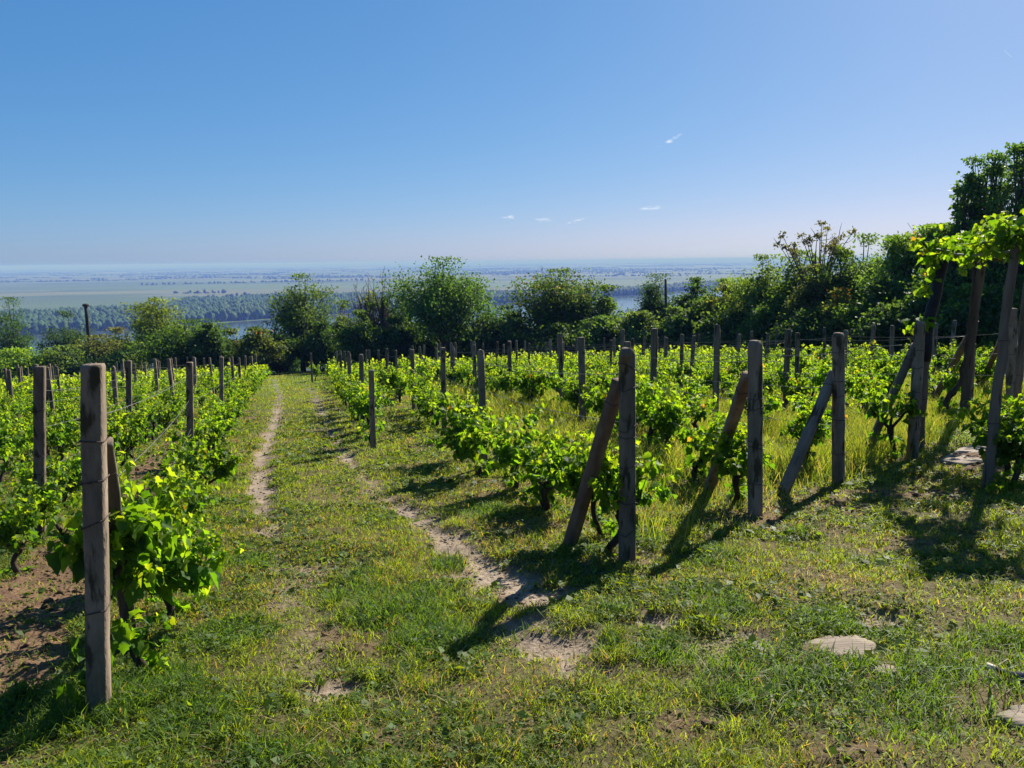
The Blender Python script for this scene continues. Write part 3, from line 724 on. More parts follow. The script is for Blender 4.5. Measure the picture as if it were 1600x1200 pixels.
def shoot_leaves(mb, pts, g, size, spacing, yel=.3, bronze=.05, T=VINE_T, Fc=VINE_F, dens=1):
    seg = np.linalg.norm(np.diff(pts, axis=0), axis=1); L = seg.sum(); s = np.r_[0, np.cumsum(seg)]
    n = max(2, int(L / spacing * dens)); ss = np.sort(g.random(n)) * L * .92 + L * .08
    P = np.stack([np.interp(ss, s, pts[:, i]) for i in range(3)], -1)
    f = (ss / L)[:, None]
    out = g.normal(0, 1, (n, 3)); out[:, 2] *= .5; out /= np.linalg.norm(out, axis=1)[:, None]
    P = P + out * size * (.35 + .55 * g.random((n, 1))) * (1.15 - f * .7)
    tip = out + np.array([0, 0, -.55]) + g.normal(0, .35, (n, 3))
    nrm = out * .45 + np.array([0, 0, .8]) + g.normal(0, .42, (n, 3))
    sz = size * (.55 + .6 * g.random(n)) * (1.15 - .72 * f[:, 0])
    m = np.clip(f * 1.1 - .35 + g.normal(0, .28, (n, 1)) + yel * .6, 0, 1)
    col = np.where(m < .5, V_DEEP + (V_MID - V_DEEP) * m * 2, V_MID + (V_YOUNG - V_MID) * (m * 2 - 1))
    col = np.where((g.random((n, 1)) < bronze * (f > .55) * 2.4), V_BRONZE * (.7 + .6 * g.random((n, 1))), col) * (.8 + .4 * g.random((n, 1)))
    leaves(mb, P, tip, nrm, sz, col, T, Fc)

def vine_meshes(seed, hgt=.95, spread=.42, nshoot=13, size=.105, yel=.24, bronze=.003, trunk_h=.34, lean=.14, dens=1.0, wood=None):
    g = np.random.default_rng(seed)
    wm_ = MB(); fm_ = MB()
    a = g.random() * 6.28; ln_ = lean * np.array([math.cos(a), math.sin(a), 0])
    t = np.linspace(0, 1, 9)
    tr = np.stack([ln_[0] * t + .05 * np.sin(t * 6 + seed), ln_[1] * t + .05 * np.cos(t * 5 + seed * 2) - .05, -.12 + (trunk_h + .12) * t], -1)
    rad = .034 - .010 * t + .007 * g.random(9); rad[-2:] += .010; rad[:2] += .012
    tube(wm_, tr, rad, 8)
    head = tr[-1]; starts = []
    for sgn in (-1, 1):
        arm = curve(head - np.array([0, 0, .03]), (g.normal(0, .3), sgn, .45 + .35 * g.random()), .27 + .20 * g.random(), 6, (0, 0, .25), g, .3)
        tube(wm_, arm, np.linspace(.021, .010, len(arm)), 6)
        starts += [arm[j] for j in (2, 4, 5, 6)]
    spur = curve(head, (g.normal(0, .6), g.normal(0, .3), 1), .2, 4, (0, 0, .1), g, .3); tube(wm_, spur, np.linspace(.018, .008, 5), 6); starts += [spur[2], spur[-1], head]
    for i in range(nshoot):
        p0 = starts[i % len(starts)] + g.normal(0, .015, 3)
        d = np.array([g.normal(0, .45), g.normal(0, .5), 1.0])
        L = (hgt - p0[2]) * (.65 + .55 * g.random()) * 1.05
        sh = curve(p0, d, max(L, .22), 9, (d[0] * spread * .9, d[1] * spread * .9, -.25 - .45 * g.random()), g, .22)
        tube(fm_, sh, np.linspace(.0055, .0022, len(sh)), 5, V_MID * 1.1)
        shoot_leaves(fm_, sh, g, size, .024, yel, bronze, dens=dens)
        if g.random() < .75:
            j = g.integers(2, 6); lat = curve(sh[j], g.normal(0, 1, 3) + np.array([0, 0, .2]), .18 + .12 * g.random(), 5, (0, 0, -.5), g, .2)
            tube(fm_, lat, np.linspace(.004, .002, len(lat)), 4, V_MID); shoot_leaves(fm_, lat, g, size * .85, .024, yel, bronze, dens=dens)
    for i in range(4):                                      # suckers and hanging shoots near the stem
        p0 = tr[g.integers(2, 8)] if i < 3 else starts[g.integers(len(starts))]
        sh = curve(p0, (g.normal(0, 1), g.normal(0, 1), .35), .22 + .2 * g.random(), 7, (0, 0, -.9), g, .25)
        tube(fm_, sh, np.linspace(.004, .002, len(sh)), 4, V_MID); shoot_leaves(fm_, sh, g, size * .9, .026, yel * .5, bronze, dens=dens)
    return wm_.mesh('trunk', M_BARK, True), fm_.mesh('foliage', M_LEAF)

KINDS = [('bushy bright green grapevine', dict(nshoot=15, hgt=.98, spread=.45)),
         ('upright grapevine with pale yellow shoot tips', dict(nshoot=12, hgt=1.12, spread=.22, yel=.32)),
         ('low sprawling grapevine', dict(nshoot=14, hgt=.80, spread=.62, trunk_h=.26)),
         ('sparse grapevine with a bare dark trunk', dict(nshoot=8, hgt=.95, spread=.35, trunk_h=.42, lean=.24, dens=.9)),
         ('grapevine with bronze young tips', dict(nshoot=13, hgt=1.0, spread=.4, yel=.34, bronze=.03)),
         ('dense round grapevine', dict(nshoot=17, hgt=.90, spread=.5, yel=.22)),
         ('tall leafy grapevine', dict(nshoot=13, hgt=1.2, spread=.32, yel=.38)),
         ('leaning grapevine with a twisted trunk', dict(nshoot=11, hgt=.92, spread=.42, trunk_h=.38, lean=.32))]
VMESH = [vine_meshes(100 + i, **k[1]) for i, k in enumerate(KINDS)]

# ------------------------------------------------------------------ posts
def post_mesh(mb, h, wx, wy, seed, top='flat', taper=.94, lean=(0, 0), deep=.25):
    g = np.random.default_rng(seed)
    cx = .22; sec = np.array([(1, -1 + cx), (1, 1 - cx), (1 - cx, 1), (-1 + cx, 1), (-1, 1 - cx), (-1, -1 + cx), (-1 + cx, -1), (1 - cx, -1)]) * np.array([wx / 2, wy / 2])
    lv = list(np.linspace(-deep, h - .06, 13))
    rings = []
    for z in lv:
        f = 1 - (1 - taper) * max(z, 0) / h
        rings.append(np.c_[sec * f * (1 + g.normal(0, .026, (8, 1))) + np.array(lean) * max(z, 0) / h + g.normal(0, .0012, 2), np.full(8, z)])
    def cap(f_, fx, z): rings.append(np.c_[sec * taper * np.array([fx, f_]) + np.array(lean), np.full(8, z)])
    if top == 'round':
        for t in (0, .35, .6, .8, .92, .99): cap(1 - .1 * t, math.sqrt(max(0, 1 - t * t)), h - .06 + .06 * t)
    elif top == 'bevel':
        cap(.98, .98, h - .03); cap(.72, .72, h)
    else:
        cap(1, 1, h - .012); cap(.93, .93, h + g.normal(0, .003))
    V = np.concatenate(rings); k = len(rings)
    i = np.arange(k - 1)[:, None] * 8; j = np.arange(8)[None]; q = np.stack([i + j, i + (j + 1) % 8, i + 8 + (j + 1) % 8, i + 8 + j], -1).reshape(-1, 4)
    mb.add(V, [q, (np.arange(8) + (k - 1) * 8)[None], np.arange(8)[::-1][None]])

def tie_mesh(mb, z, wx, wy, lean, h, tail=True, g=None):
    hx, hy = wx / 2 + .004, wy / 2 + .004
    o = np.array([lean[0] * z / h, lean[1] * z / h])
    tilt = g.normal(0, .012)
    P = [(-hx, -hy), (0, -hy), (hx, -hy), (hx, 0), (hx, hy), (0, hy), (-hx, hy), (-hx, 0), (-hx, -hy), (0, -hy)]
    P = np.array([(x_ + o[0], y_ + o[1], z + tilt * x_ / hx * 1.0) for x_, y_ in P])
    tube(mb, P, .0033, 5)
    if tail: tube(mb, np.array([(hx + o[0], 0, z), (hx + .03 + o[0], .02, z + .012), (hx + .05 + o[0], .0, z - .01)]), .0022, 4)

def make_post(xy, h, wx, wy, seed, top, rz, lean=(0, 0), ties=(), mat=None, name='vineyard_post'):
    wx *= .9; wy *= .9
    mb = MB(); post_mesh(mb, h, wx, wy, seed, top, lean=lean)
    o = mb.obj(name, mat or M_CONC); o.location = (xy[0], xy[1], gz(*xy)); o.rotation_euler = (0, 0, rz)
    g = np.random.default_rng(seed + 7)
    for z in ties:
        f = 1 - .06 * z / h
        tm_ = MB(); tie_mesh(tm_, z, wx * f, wy * f, lean, h, g.random() < .5, g); tm_.obj('wire_tie', M_WIRE, o)
    return o

ORD = ['first', 'second', 'third', 'fourth', 'fifth', 'sixth', 'seventh', 'eighth', 'ninth', 'tenth', 'eleventh', 'twelfth', 'thirteenth', 'fourteenth', 'fifteenth', 'sixteenth', 'seventeenth', 'eighteenth', 'nineteenth', 'twentieth']
A = np.array
P = {k: gnd(*v) for k, v in dict(L1a=(155, 1115), L1b=(298, 735), L1c=(346, 672), L2a=(62, 836), L2b=(202, 714), R0a=(583, 703), R1a=(980, 876), R1b=(757, 733), R1c=(694, 672), R2a=(1180, 806), R2b=(911, 661), R3a=(1310, 755), R4a=(1425, 715), R6a=(1510, 655), R7a=(1580, 640)).items()}

class Row:
    def __init__(s, side, idx, pts, direction, yend):
        s.side = side; s.idx = idx; s.pts = [A(p) for p in pts]; s.d = direction; s.yend = yend
        q = s.pts[-1]; t = max(0.5, (yend - q[1]) / direction[1]); s.pts.append(q + direction * t)
        s.P = np.array(s.pts); s.s = np.r_[0, np.cumsum(np.linalg.norm(np.diff(s.P, axis=0), axis=1))]
        s.name = f"{ORD[idx]} row {'right' if side == 'R' else 'left'} of the track"
        s.posts = []                                   # (distance, post)
    def at(s, d): return A([np.interp(d, s.s, s.P[:, 0]), np.interp(d, s.s, s.P[:, 1])])

DR = A([-.24, .971]); rows = []
def yend_r(x): return 46 - .42 * max(0, x)
rows.append(Row('R', 0, [P['R0a']], DR, 46))
rows.append(Row('R', 1, [P['R1a'], P['R1b'], P['R1c']], DR, 46))
rows.append(Row('R', 2, [P['R2a'], P['R2b']], DR, 46))
rows.append(Row('R', 3, [P['R3a']], DR, 46))
rows.append(Row('R', 4, [P['R4a']], DR, 45.5))
rows.append(Row('R', 5, [(5.9, 12.0)], DR, 45))
rows.append(Row('R', 6, [P['R6a']], DR, 44.5))
rows.append(Row('R', 7, [P['R7a']], DR, 44))
for k in range(8, 16):
    st = A([10.5 + 1.42 * (k - 8), 15.3 + 1.35 * (k - 8)]); rows.append(Row('R', k, [st], DR, 43.3 - .75 * (k - 8)))
rows.append(Row('L', 0, [P['L1a'], P['L1b'], P['L1c']], DIR_L, 50))
rows.append(Row('L', 1, [P['L2a'] - DIR_L * 2.2, P['L2a'], P['L2b']], DIR_L, 46))
for k in range(2, 12):
    nn = -2.3 - 1.3 * (k - 1); y_ = 6.0 if k < 4 else 8.0 + k
    rows.append(Row('L', k, [((nn - y_ * .296) / .955, y_)], DIR_L, 45))

def seen(x, y, z, m=40):
    p = A([x, y, z])
    if (p - EYE) @ FW < .5: return False
    a, b = proj(p); return -m < a < 1600 + m and b < 1300

# posts seen close by, each as in the photograph: row, pixel key, height, width, depth, top, lean, ties, label
rzR = math.atan2(DR[1], DR[0]) - math.pi / 2; rzL = math.atan2(DIR_L[1], DIR_L[0]) - math.pi / 2
GP = 'concrete posts of the vine rows'
NEAR = [('L', 0, 'L1a', 1.63, .098, .105, 'flat', (-.035, 0), (.52, .93, 1.12, 1.30), 'square concrete post standing alone in front at the left of the track', rzL - .05),
        ('L', 0, 'L1b', 1.58, .105, .10, 'flat', (-.015, 0), (.55, .8, 1.15), 'concrete post with a white wire tuft beside the bronze leaved vine left of track', rzL),
        ('L', 0, 'L1c', 1.62, .10, .10, 'flat', (0, 0), (.6, 1.1), 'slim concrete post, third along the row edging the track on the left', rzL),
        ('L', 1, 'L2a', 1.64, .105, .10, 'flat', (0, 0), (.6, .78, 1.2), 'concrete post rising from dense vines near the left edge', rzL + .05),
        ('L', 1, 'L2b', 1.64, .10, .095, 'flat', (-.03, 0), (.7,), 'leaning slim concrete post behind the square front post, left of track', rzL),
        ('R', 0, 'R0a', 1.30, .095, .09, 'flat', (-.02, 0), (.85,), 'short dark post beginning the row along the right wheel rut', rzR),
        ('R', 1, 'R1a', 1.57, .108, .105, 'round', (-.005, 0), (.24, .45, .72, .93, 1.0, 1.28, 1.43), 'round topped concrete end post at the centre, wrapped with many wires', rzR + .2),
        ('R', 1, 'R1b', 1.57, .095, .09, 'round', (-.045, 0), (.6,), 'dark round topped post leaning slightly, second along the centre row', rzR),
        ('R', 1, 'R1c', 1.6, .10, .095, 'flat', (0, 0), (), 'third concrete post along the centre row, near the right rut', rzR),
        ('R', 2, 'R2a', 1.56, .115, .11, 'bevel', (0, 0), (.3, .62, .66, .97, 1.05), 'second braced end post, wide topped, right of the centre one', rzR + .15),
        ('R', 2, 'R2b', 1.66, .13, .11, 'flat', (0, 0), (.5, 1.2), 'stout square concrete post standing amid vines behind the centre post', rzR),
        ('R', 3, 'R3a', 1.58, .11, .11, 'bevel', (.01, 0), (.35, .7, .95, 1.1, 1.4), 'third braced end post, blunt topped, before tall feathery grass', rzR + .1),
        ('R', 4, 'R4a', 1.66, .115, .11, 'bevel', (.04, 0), (.5, .8, 1.1, 1.3), 'fourth braced end post, against the black wrapped pergola pole', rzR + .1),
        ('R', 6, 'R6a', 1.5, .14, .12, 'flat', (.03, 0), (.4, .8, 1.1), 'thick end post hidden in tall grass between the pergola poles', rzR),
        ('R', 7, 'R7a', 1.6, .17, .13, 'flat', (.02, 0), (.5, 1.0), 'broad dark end post beside the paving at the right edge', rzR)]
byrow = {(r.side, r.idx): r for r in rows}
TOPX = dict(L1a=(145, 570), L1b=(296, 566), L1c=(346, 558), L2a=(62, 572), L2b=(201, 564), R0a=(580, 578), R1a=(980, 543), R1b=(751, 546), R1c=(692, 543), R2a=(1180, 532), R2b=(908, 527), R3a=(1310, 520), R4a=(1438, 502), R6a=(1516, 560), R7a=(1582, 470))
for i, (sd, ri, key, h, wx, wy, top, lean, ties, lab, rz) in enumerate(NEAR):
    tp = at_depth(*TOPX[key], P[key][1])
    lx_ = tp[0] - P[key][0]; h = min(max(tp[2] - gz(*P[key]), 1.25), 1.8)
    lean = (lx_ * math.cos(rz), -lx_ * math.sin(rz))
    o = make_post(P[key], h, wx, wy, 50 + i, top, rz, lean, ties)
    tag(o, lab, 'post', GP)
    r = byrow[(sd, ri)]; d = np.argmin(np.linalg.norm(r.P - P[key], axis=1)); r.posts.append((r.s[d], o))
q = gnd(488, 598); o = make_post(q, 1.58, .11, .10, 66, 'flat', rzR, (0, 0), ())
tag(o, 'lone post standing by itself at the far end of the track', 'post', GP)
# the rest: six kinds copied along the rows
PK = []
for i in range(6):
    mb = MB(); post_mesh(mb, 1.0, (.09, .105, .082, .095, .098, .09)[i], (.09, .10, .08, .09, .09, .085)[i], 80 + i, ('flat', 'bevel', 'flat', 'round', 'flat', 'bevel')[i], lean=((0, 0), (.015, 0), (-.025, .0), (.0, .02), (.03, 0), (-.01, 0))[i])
    PK.append(mb.mesh('vineyard_post', M_CONC))
KADJ = ['square topped', 'chamfered', 'slim leaning', 'round topped', 'tilted', 'blunt']
rs = random.Random(8); used_labels = {}
for r in rows:
    step = 4.75 if r.side == 'R' else 5.9
    d0 = max([p[0] for p in r.posts], default=None)
    if d0 is None:
        d = 0.0 if r.side == 'R' else {2: 6.2, 3: 5.4}.get(r.idx, rs.uniform(0, 5))
        if r.side == 'R' and r.idx == 5: d = 2.6
    else: d = d0 + step
    if (r.side, r.idx) in (('R', 2),): d = 4.4
    while d < r.s[-1] + .2:
        xy = r.at(d) + A([rs.gauss(0, .05), rs.gauss(0, .12)])
        z = gz(*xy)
        if seen(xy[0], xy[1], z + 1.5) and all(abs(d - q[0]) > 2.0 for q in r.posts):
            k = rs.randrange(6); h = rs.uniform(1.5, 1.68) + (.12 if r.side == 'R' and 3 <= r.idx <= 4 else 0)
            o = bpy.data.objects.new('vineyard_post', PK[k]); COL.objects.link(o)
            o.location = (xy[0], xy[1], z); o.scale = (1, 1, h)
            o.rotation_euler = (rs.gauss(0, .014), rs.gauss(0, .018), (rzR if r.side == 'R' else rzL) + rs.gauss(0, .12))
            r.posts.append((d, o)); o['k'] = KADJ[k]
        d += step * rs.uniform(.93, 1.06)
    r.posts.sort(key=lambda q: q[0])
    for j, (d, o) in enumerate(r.posts):
        if 'k' in o:
            nm = ORD[min(j, 19)]
            tag(o, f"{o['k']} grey concrete post, {nm} along the {r.name}", 'post', GP); del o['k']

def bar(name, base, top, wx, wy, mat, seed, over=.0):
    """leaning square timber from base to top (world points); origin at its base"""
    base = A(base); top = A(top); dv = top - base; L = np.linalg.norm(dv) + over
    mb = MB(); post_mesh(mb, L, wx, wy, seed, 'flat', .95, deep=.12)
    o = mb.obj(name, mat); o.location = base
    o.rotation_euler = Vector(dv).to_track_quat('Z', 'Y').to_euler()
    return o
BR = [((889, 852), (966, 600), 'R1a', 'reddish concrete brace leaning on the round topped centre post'), ((1106, 768), (1168, 588), 'R2a', 'slanting brace propping the second braced end post'),
      ((1222, 772), (1303, 585), 'R3a', 'slanting brace propping the blunt topped third end post'), ((1350, 714), (1430, 540), 'R4a', 'slanting brace beside the black wrapped pergola pole'),
      ((1456, 630), (1512, 528), 'R6a', 'short slanting brace behind tall grass between pergola poles'), ((1530, 606), (1578, 502), 'R7a', 'slanting brace against the broad post at the right edge')]
for i, (b_, t_, key, lab) in enumerate(BR):
    b = gnd(*b_); pk = P[key]; t = at_depth(t_[0], t_[1], pk[1] + .09)
    o = bar('leaning_brace', (b[0], b[1], gz(*b)), t, .098, .085, M_BRACE if i in (0, 1, 5) else M_CONC, 300 + i, .03)
    tag(o, lab, 'brace post', 'slanting braces of the row ends')
    tb = MB(); zt = (t[2] - gz(*b)) * .0
    L = np.linalg.norm(A(t) - A([b[0], b[1], gz(*b)]))
    tie_mesh(tb, L * .9, .096, .083, (0, 0), L, False, np.random.default_rng(i)); tb.obj('wire_tie', M_WIRE, o)
b = gnd(206, 1008); t = at_depth(163, 690, P['L1a'][1] + .12)
o = bar('leaning_brace', (b[0], b[1], gz(*b)), t, .075, .07, M_WOOD, 320)
tag(o, 'slim wooden brace behind the square front post left of the track', 'brace post', 'slanting braces of the row ends')

# wires strung along the nearer rows
for r in rows:
    if (r.side == 'R' and r.idx > 7) or (r.side == 'L' and r.idx > 3) or len(r.posts) < 2: continue
    for hh_, nm in ((.62, 'lower'), (1.02, 'middle'), (1.38, 'upper')):
        pts = []
        for (d, o), (d2, o2) in zip(r.posts[:-1], r.posts[1:]):
            if d > 24: break
            a = A(o.location); c = A(o2.location)
            for t in np.linspace(0, 1, 8)[:-1]: pts.append(a + (c - a) * t + A([0.056, 0, hh_ - .05 * 4 * t * (1 - t)]))
        if len(pts) < 4: continue
        wb = MB(); pts = np.array(pts); tube(wb, pts - pts[0], .0023, 4)
        o = wb.obj('trellis_wire', M_GALV); o.location = pts[0]
        tag(o, f"thin {nm} wire strung between the posts of the {r.name}", 'wire', 'wires of the vine rows')

# ------------------------------------------------------------------ vines
cand = []
rv_ = random.Random(21)
for r in rows:
    d = .55 if r.side == 'R' else .75
    if (r.side, r.idx) == ('L', 0): d = 1.9
    if r.side == 'R' and r.idx == 0: d = .45
    while d < r.s[-1] - .2:
        xy = r.at(d) + A([rv_.gauss(0, .07), rv_.gauss(0, .10)])
        if (r.side, r.idx) == ('L', 0): xy = xy + A([.16, 0])
        d += rv_.uniform(.88, 1.12) if r.side == 'L' else rv_.uniform(.98, 1.32)
        if rv_.random() < (.07 if r.side == 'L' else .17) and xy[1] > 9: continue
        if r.side == 'R' and r.idx >= 3 and xy[1] < 11.5 and rv_.random() < .35: continue
        z = plane_h(*xy)
        if seen(xy[0], xy[1], z + .6, 30): cand.append((math.hypot(*xy), r, d, xy))
cand.sort(key=lambda c: c[0])
ind, rest = cand[:292], cand[292:]
print('vines', len(ind), len(rest), 'individual out to', ind[-1][0])
GV = 'grapevines planted in rows'
perpost = {}
for dist, r, d, xy in sorted(ind, key=lambda c: (c[1].side, c[1].idx, c[2])):
    k = rv_.randrange(8)
    if dist < 6.5 and r.side == 'L': k = rv_.choice([0, 5, 6])
    root = empty('grapevine', (xy[0], xy[1], gz(*xy)), rv_.uniform(-.5, .5) + (0 if rv_.random() < .5 else math.pi) + (rzR if r.side == 'R' else rzL))
    s = rv_.uniform(.84, 1.12) * (.76 if r.side == 'L' else .95); root.scale = (s, s, s * rv_.uniform(.96, 1.12) * 1.0)
    for nm, me in zip(('trunk', 'foliage'), VMESH[k]):
        o = bpy.data.objects.new(nm, me); COL.objects.link(o); o.parent = root
    j = sum(1 for q in r.posts if q[0] < d - .5) - 1
    key = (r.side, r.idx, j); perpost[key] = perpost.get(key, 0) + 1
    c = perpost[key]
    where = f"{ORD[min(c - 1, 19)]} past the {ORD[j]} post, {ORD[r.idx]} row {'right' if r.side == 'R' else 'left'} of track" if j >= 0 else f"{ORD[c - 1]} from the near end, {ORD[r.idx]} row {'right' if r.side == 'R' else 'left'} of track"
    short = {0: 'bushy green grapevine', 1: 'upright yellow-tipped grapevine', 2: 'low sprawling grapevine', 3: 'sparse bare-trunked grapevine', 4: 'bronze-tipped grapevine', 5: 'dense round grapevine', 6: 'tall leafy grapevine', 7: 'leaning twisted grapevine'}[k]
    tag(root, f"{short}, {where}", 'grapevine', GV)
VBIG = vine_meshes(177, nshoot=20, hgt=1.05, spread=.15, size=.112, yel=.34, trunk_h=.44, lean=.10)
VOLD = vine_meshes(178, nshoot=7, hgt=.9, spread=.3, size=.12, yel=.2, trunk_h=.62, lean=.16)
for (x_, y_), mm_, sc_, rz_, lab in (((492, 596), VMESH[1], (.8, .8, 1.0), .3, 'small upright grapevine beside the lone post at the track end'), ((230, 1040), VBIG, (.70, .70, 1.03), .3, 'large leaved grapevine right behind the square front post left of the track'), ((255, 962), VMESH[5], (.8, .8, .85), 1.2, 'dense grapevine second behind the square front post, edging the track'),
                                     ((928, 842), VBIG, (.62, .62, .80), 1.4, 'leafy low vine bush between the leaning brace and the round topped centre post'), ((852, 792), VMESH[2], (.95, .95, 1.0), .5, 'wide sprawling grapevine just left of the reddish leaning brace'),
                                     ((126, 1098), VOLD, (.8, .8, .95), 2.4, 'old curved vine trunk standing at the left foot of the square front post')):
    q = gnd(x_, y_); root = empty('grapevine', (q[0], q[1], gz(*q)), rz_); root.scale = sc_
    for nm, me in zip(('trunk', 'foliage'), mm_):
        o = bpy.data.objects.new(nm, me); COL.objects.link(o); o.parent = root
    tag(root, lab, 'grapevine', GV)
if rest:
    fb = MB(); g = np.random.default_rng(77)
    for dist, r, d, xy in rest:
        z = plane_h(*xy); n = 95
        hgt = .85 + .3 * g.random(); cx = g.normal(0, .12, 2)
        C0 = A([xy[0], xy[1], z])
        tube(fb, C0 + A([[0, 0, -.05], [.03, .02, .25], [cx[0] * .5, cx[1] * .5, .5]]), [.035, .028, .02], 5, (.03, .022, .015))
        kk = g.integers(0, 9, n); tips = g.normal(0, 1, (9, 3)) * A([.26, .30, .14]) + A([cx[0], cx[1], .62])
        tips[:, 2] = np.clip(tips[:, 2], .35, hgt)
        Q = C0 + tips[kk] + g.normal(0, .085, (n, 3)) * A([1, 1, 1.3])
        m_ = np.clip((Q[:, 2:3] - z - .35) / .6 + g.normal(0, .25, (n, 1)), 0, 1)
        col = np.where(m_ < .5, V_DEEP + (V_MID - V_DEEP) * m_ * 2, V_MID + (V_YOUNG - V_MID) * (m_ * 2 - 1)) * (.75 + .5 * g.random((n, 1)))
        leaves(fb, Q, g.normal(0, 1, (n, 3)) + A([0, 0, -.4]), g.normal(0, .6, (n, 3)) + A([0, 0, .8]), .10 + .06 * g.random(n), col, SIMPLE_T, SIMPLE_F)
    tag(fb.obj('distant_vines', M_LEAF), 'distant rows of low grapevines filling the far ends of both blocks', 'grapevines', kind='stuff')

# ------------------------------------------------------------------ trees and shrubs
def tree(name, label, cat, px, ytop, hw, Y, foot=None, style='round', col=(.05, .10, .02), seed=0, tips=95, per=52, leaf=.17, low=.12, group=None, stems=1, zdrop=0., bark=None, flower=None, tipsig=.125):
    g = np.random.default_rng(seed + 1000)
    top = at_depth(px, ytop, Y)
    fx = top[0] if foot is None else at_depth(foot, 500, Y)[0]
    bx, by = fx, Y
    zb = float(np.ravel(base_h(A([bx]), A([by])))[0]) - zdrop
    Hh = top[2] - zb; R = hw / F_PX * Y
    root = empty(name, (bx, by, zb))
    off = A([top[0] - fx, 0, 0])
    tm_ = MB(); lm_ = MB()
    T_, S_ = [], []
    lobes = g.random(12) * 6.28
    for _ in range(tips):
        for _try in range(40):
            d = g.normal(0, 1, 3); d /= np.linalg.norm(d)
            rr = g.random() ** (1 / 2.2)
            lump = .70 + .42 * math.sin(3 * math.atan2(d[1], d[0]) + lobes[0]) * math.sin(4 * d[2] + lobes[1]) + .14 * math.sin(7 * d[0] + lobes[2])
            q = d * rr * lump
            zf = low + (1 - low) * (.5 + .5 * q[2])
            if style == 'column':
                a_ = g.random() * 6.28; r_ = g.random() ** .5; q = A([math.cos(a_) * r_, math.sin(a_) * r_, 0]); zf = low + (1 - low) * g.random() ** .8; wid = math.sqrt(max(.04, 1 - max(0, (zf - .45) / .62) ** 2)) * (.78 + .42 * math.sin(zf * 15 + lobes[3] + 2 * a_))
            elif style == 'cone': wid = (1 - .8 * max(0, (zf - low) / (1 - low))) * 1.25
            elif style == 'shrub': wid = 1.05 if zf < .55 else 1.05 * math.sqrt(max(0.05, 1 - ((zf - .55) / .5) ** 2))
            elif style == 'umbel':
                a_ = g.random() * 6.28; r_ = .25 + .75 * g.random(); q = A([math.cos(a_) * r_, math.sin(a_) * r_, 0]); zf = .76 + .22 * g.random() * (1.15 - .5 * r_); wid = 1.0
            elif style == 'vase': wid = .45 + .75 * zf
            else: wid = 1.0
            if zf <= 1.0: break
        T_.append(A([q[0] * R * wid, q[1] * R * wid, zf * Hh]) + off * zf)
    T_ = np.array(T_); T_ = T_[np.argsort(T_[:, 2])]
    T_[-1] = A([off[0], 0, Hh * .985]); T_[-2] = A([off[0] + R * .16, .1, Hh * .95])
    r0 = (.028 * Hh + .03) / math.sqrt(stems)
    stem_paths = []
    for s_ in range(stems):
        a = g.random() * 6.28; sp_ = (0 if stems == 1 else .35 * R)
        e = A([math.cos(a) * sp_, math.sin(a) * sp_, Hh * (.72 if style != 'shrub' else .5)]) + off * .7
        t = np.linspace(0, 1, 10)[:, None]
        pth = t * e + A([[0, 0, -.25]]) * (1 - t) + np.c_[np.sin(t * 5 + seed) * .04 * Hh * t, np.cos(t * 4 + seed) * .03 * Hh * t, 0 * t]
        stem_paths.append(pth); tube(tm_, pth, np.linspace(r0, r0 * .3, 10), 7)
    for q in T_:
        pth = stem_paths[g.integers(stems)]
        zf = np.clip(q[2] * (.25 + .35 * g.random()), 0, pth[-1, 2] * .98)
        p0 = A([np.interp(zf, pth[:, 2], pth[:, i]) for i in range(3)])
        m1 = p0 + (q - p0) * .45 + A([0, 0, .06 * Hh * g.random()]) + g.normal(0, .02 * Hh, 3)
        t = np.linspace(0, 1, 6)[:, None]
        br = (1 - t) ** 2 * p0 + 2 * t * (1 - t) * m1 + t ** 2 * q
        rb = r0 * (.20 + .12 * g.random()); tube(tm_, br, np.linspace(rb, .012, 6), 4, cap=False)
        if style in ('bare', 'umbel'):
            for _ in range(3):
                if style == 'umbel' and g.random() < .6: continue
                tw = curve(br[g.integers(2, 6)], g.normal(0, 1, 3) + A([0, 0, 1.0]), .10 * Hh * (.6 + .7 * g.random()), 4, (0, 0, .5), g, .25)
                tube(tm_, tw, np.linspace(.022, .007, 5), 3, cap=False)
    tm_.obj('trunk', bark or M_TREEBARK, root, True)
    n = int(len(T_) * per * 1.9)
    if style == 'bare': n = len(T_) * max(3, per // 6)
    idx = g.integers(0, len(T_), n)
    if style == 'bare': idx = g.choice(g.permutation(len(T_))[:max(2, len(T_) // 6)], n)
    sig = tipsig * R * (.7 + .6 * g.random(len(T_)))
    C = T_[idx] + g.normal(0, 1, (n, 3)) * sig[idx][:, None] * A([1, 1, .72])
    C[:, 2] = np.maximum(C[:, 2], .05 + .25 * g.random(n))
    over = C[:, 2] > Hh; C[over, 2] = Hh - g.random(over.sum()) * .2
    out = C - A([0, 0, Hh * .45]); out /= np.linalg.norm(out, axis=1)[:, None] + 1e-6
    nrm = out * .5 + A([0, 0, .55]) + g.normal(0, .6, (n, 3)); tipd = out * .6 + g.normal(0, .8, (n, 3)) + A([0, 0, -.3])
    hue = (g.random((len(T_), 1)) - .5)[idx]; c0 = A(col) * 1.45
    cc = c0 * (1 + .55 * hue) * (.65 + .7 * g.random((n, 1))) + A([.035, .02, 0]) * np.clip(hue, 0, 1)
    if flower is not None:
        fl = (g.random(n) < flower[1]) & (C[:, 2] > Hh * flower[2]); cc[fl] = A(flower[0]) * (.7 + .6 * g.random((fl.sum(), 1)))
    leaves(lm_, C, tipd, nrm, leaf * (.6 + .8 * g.random(n)), cc, OVAL_T * A([1.25, 1]), OVAL_F, .3, .2)
    lm_.obj('crown', M_TREE, root)
    tag(root, label, cat, group)
    return root

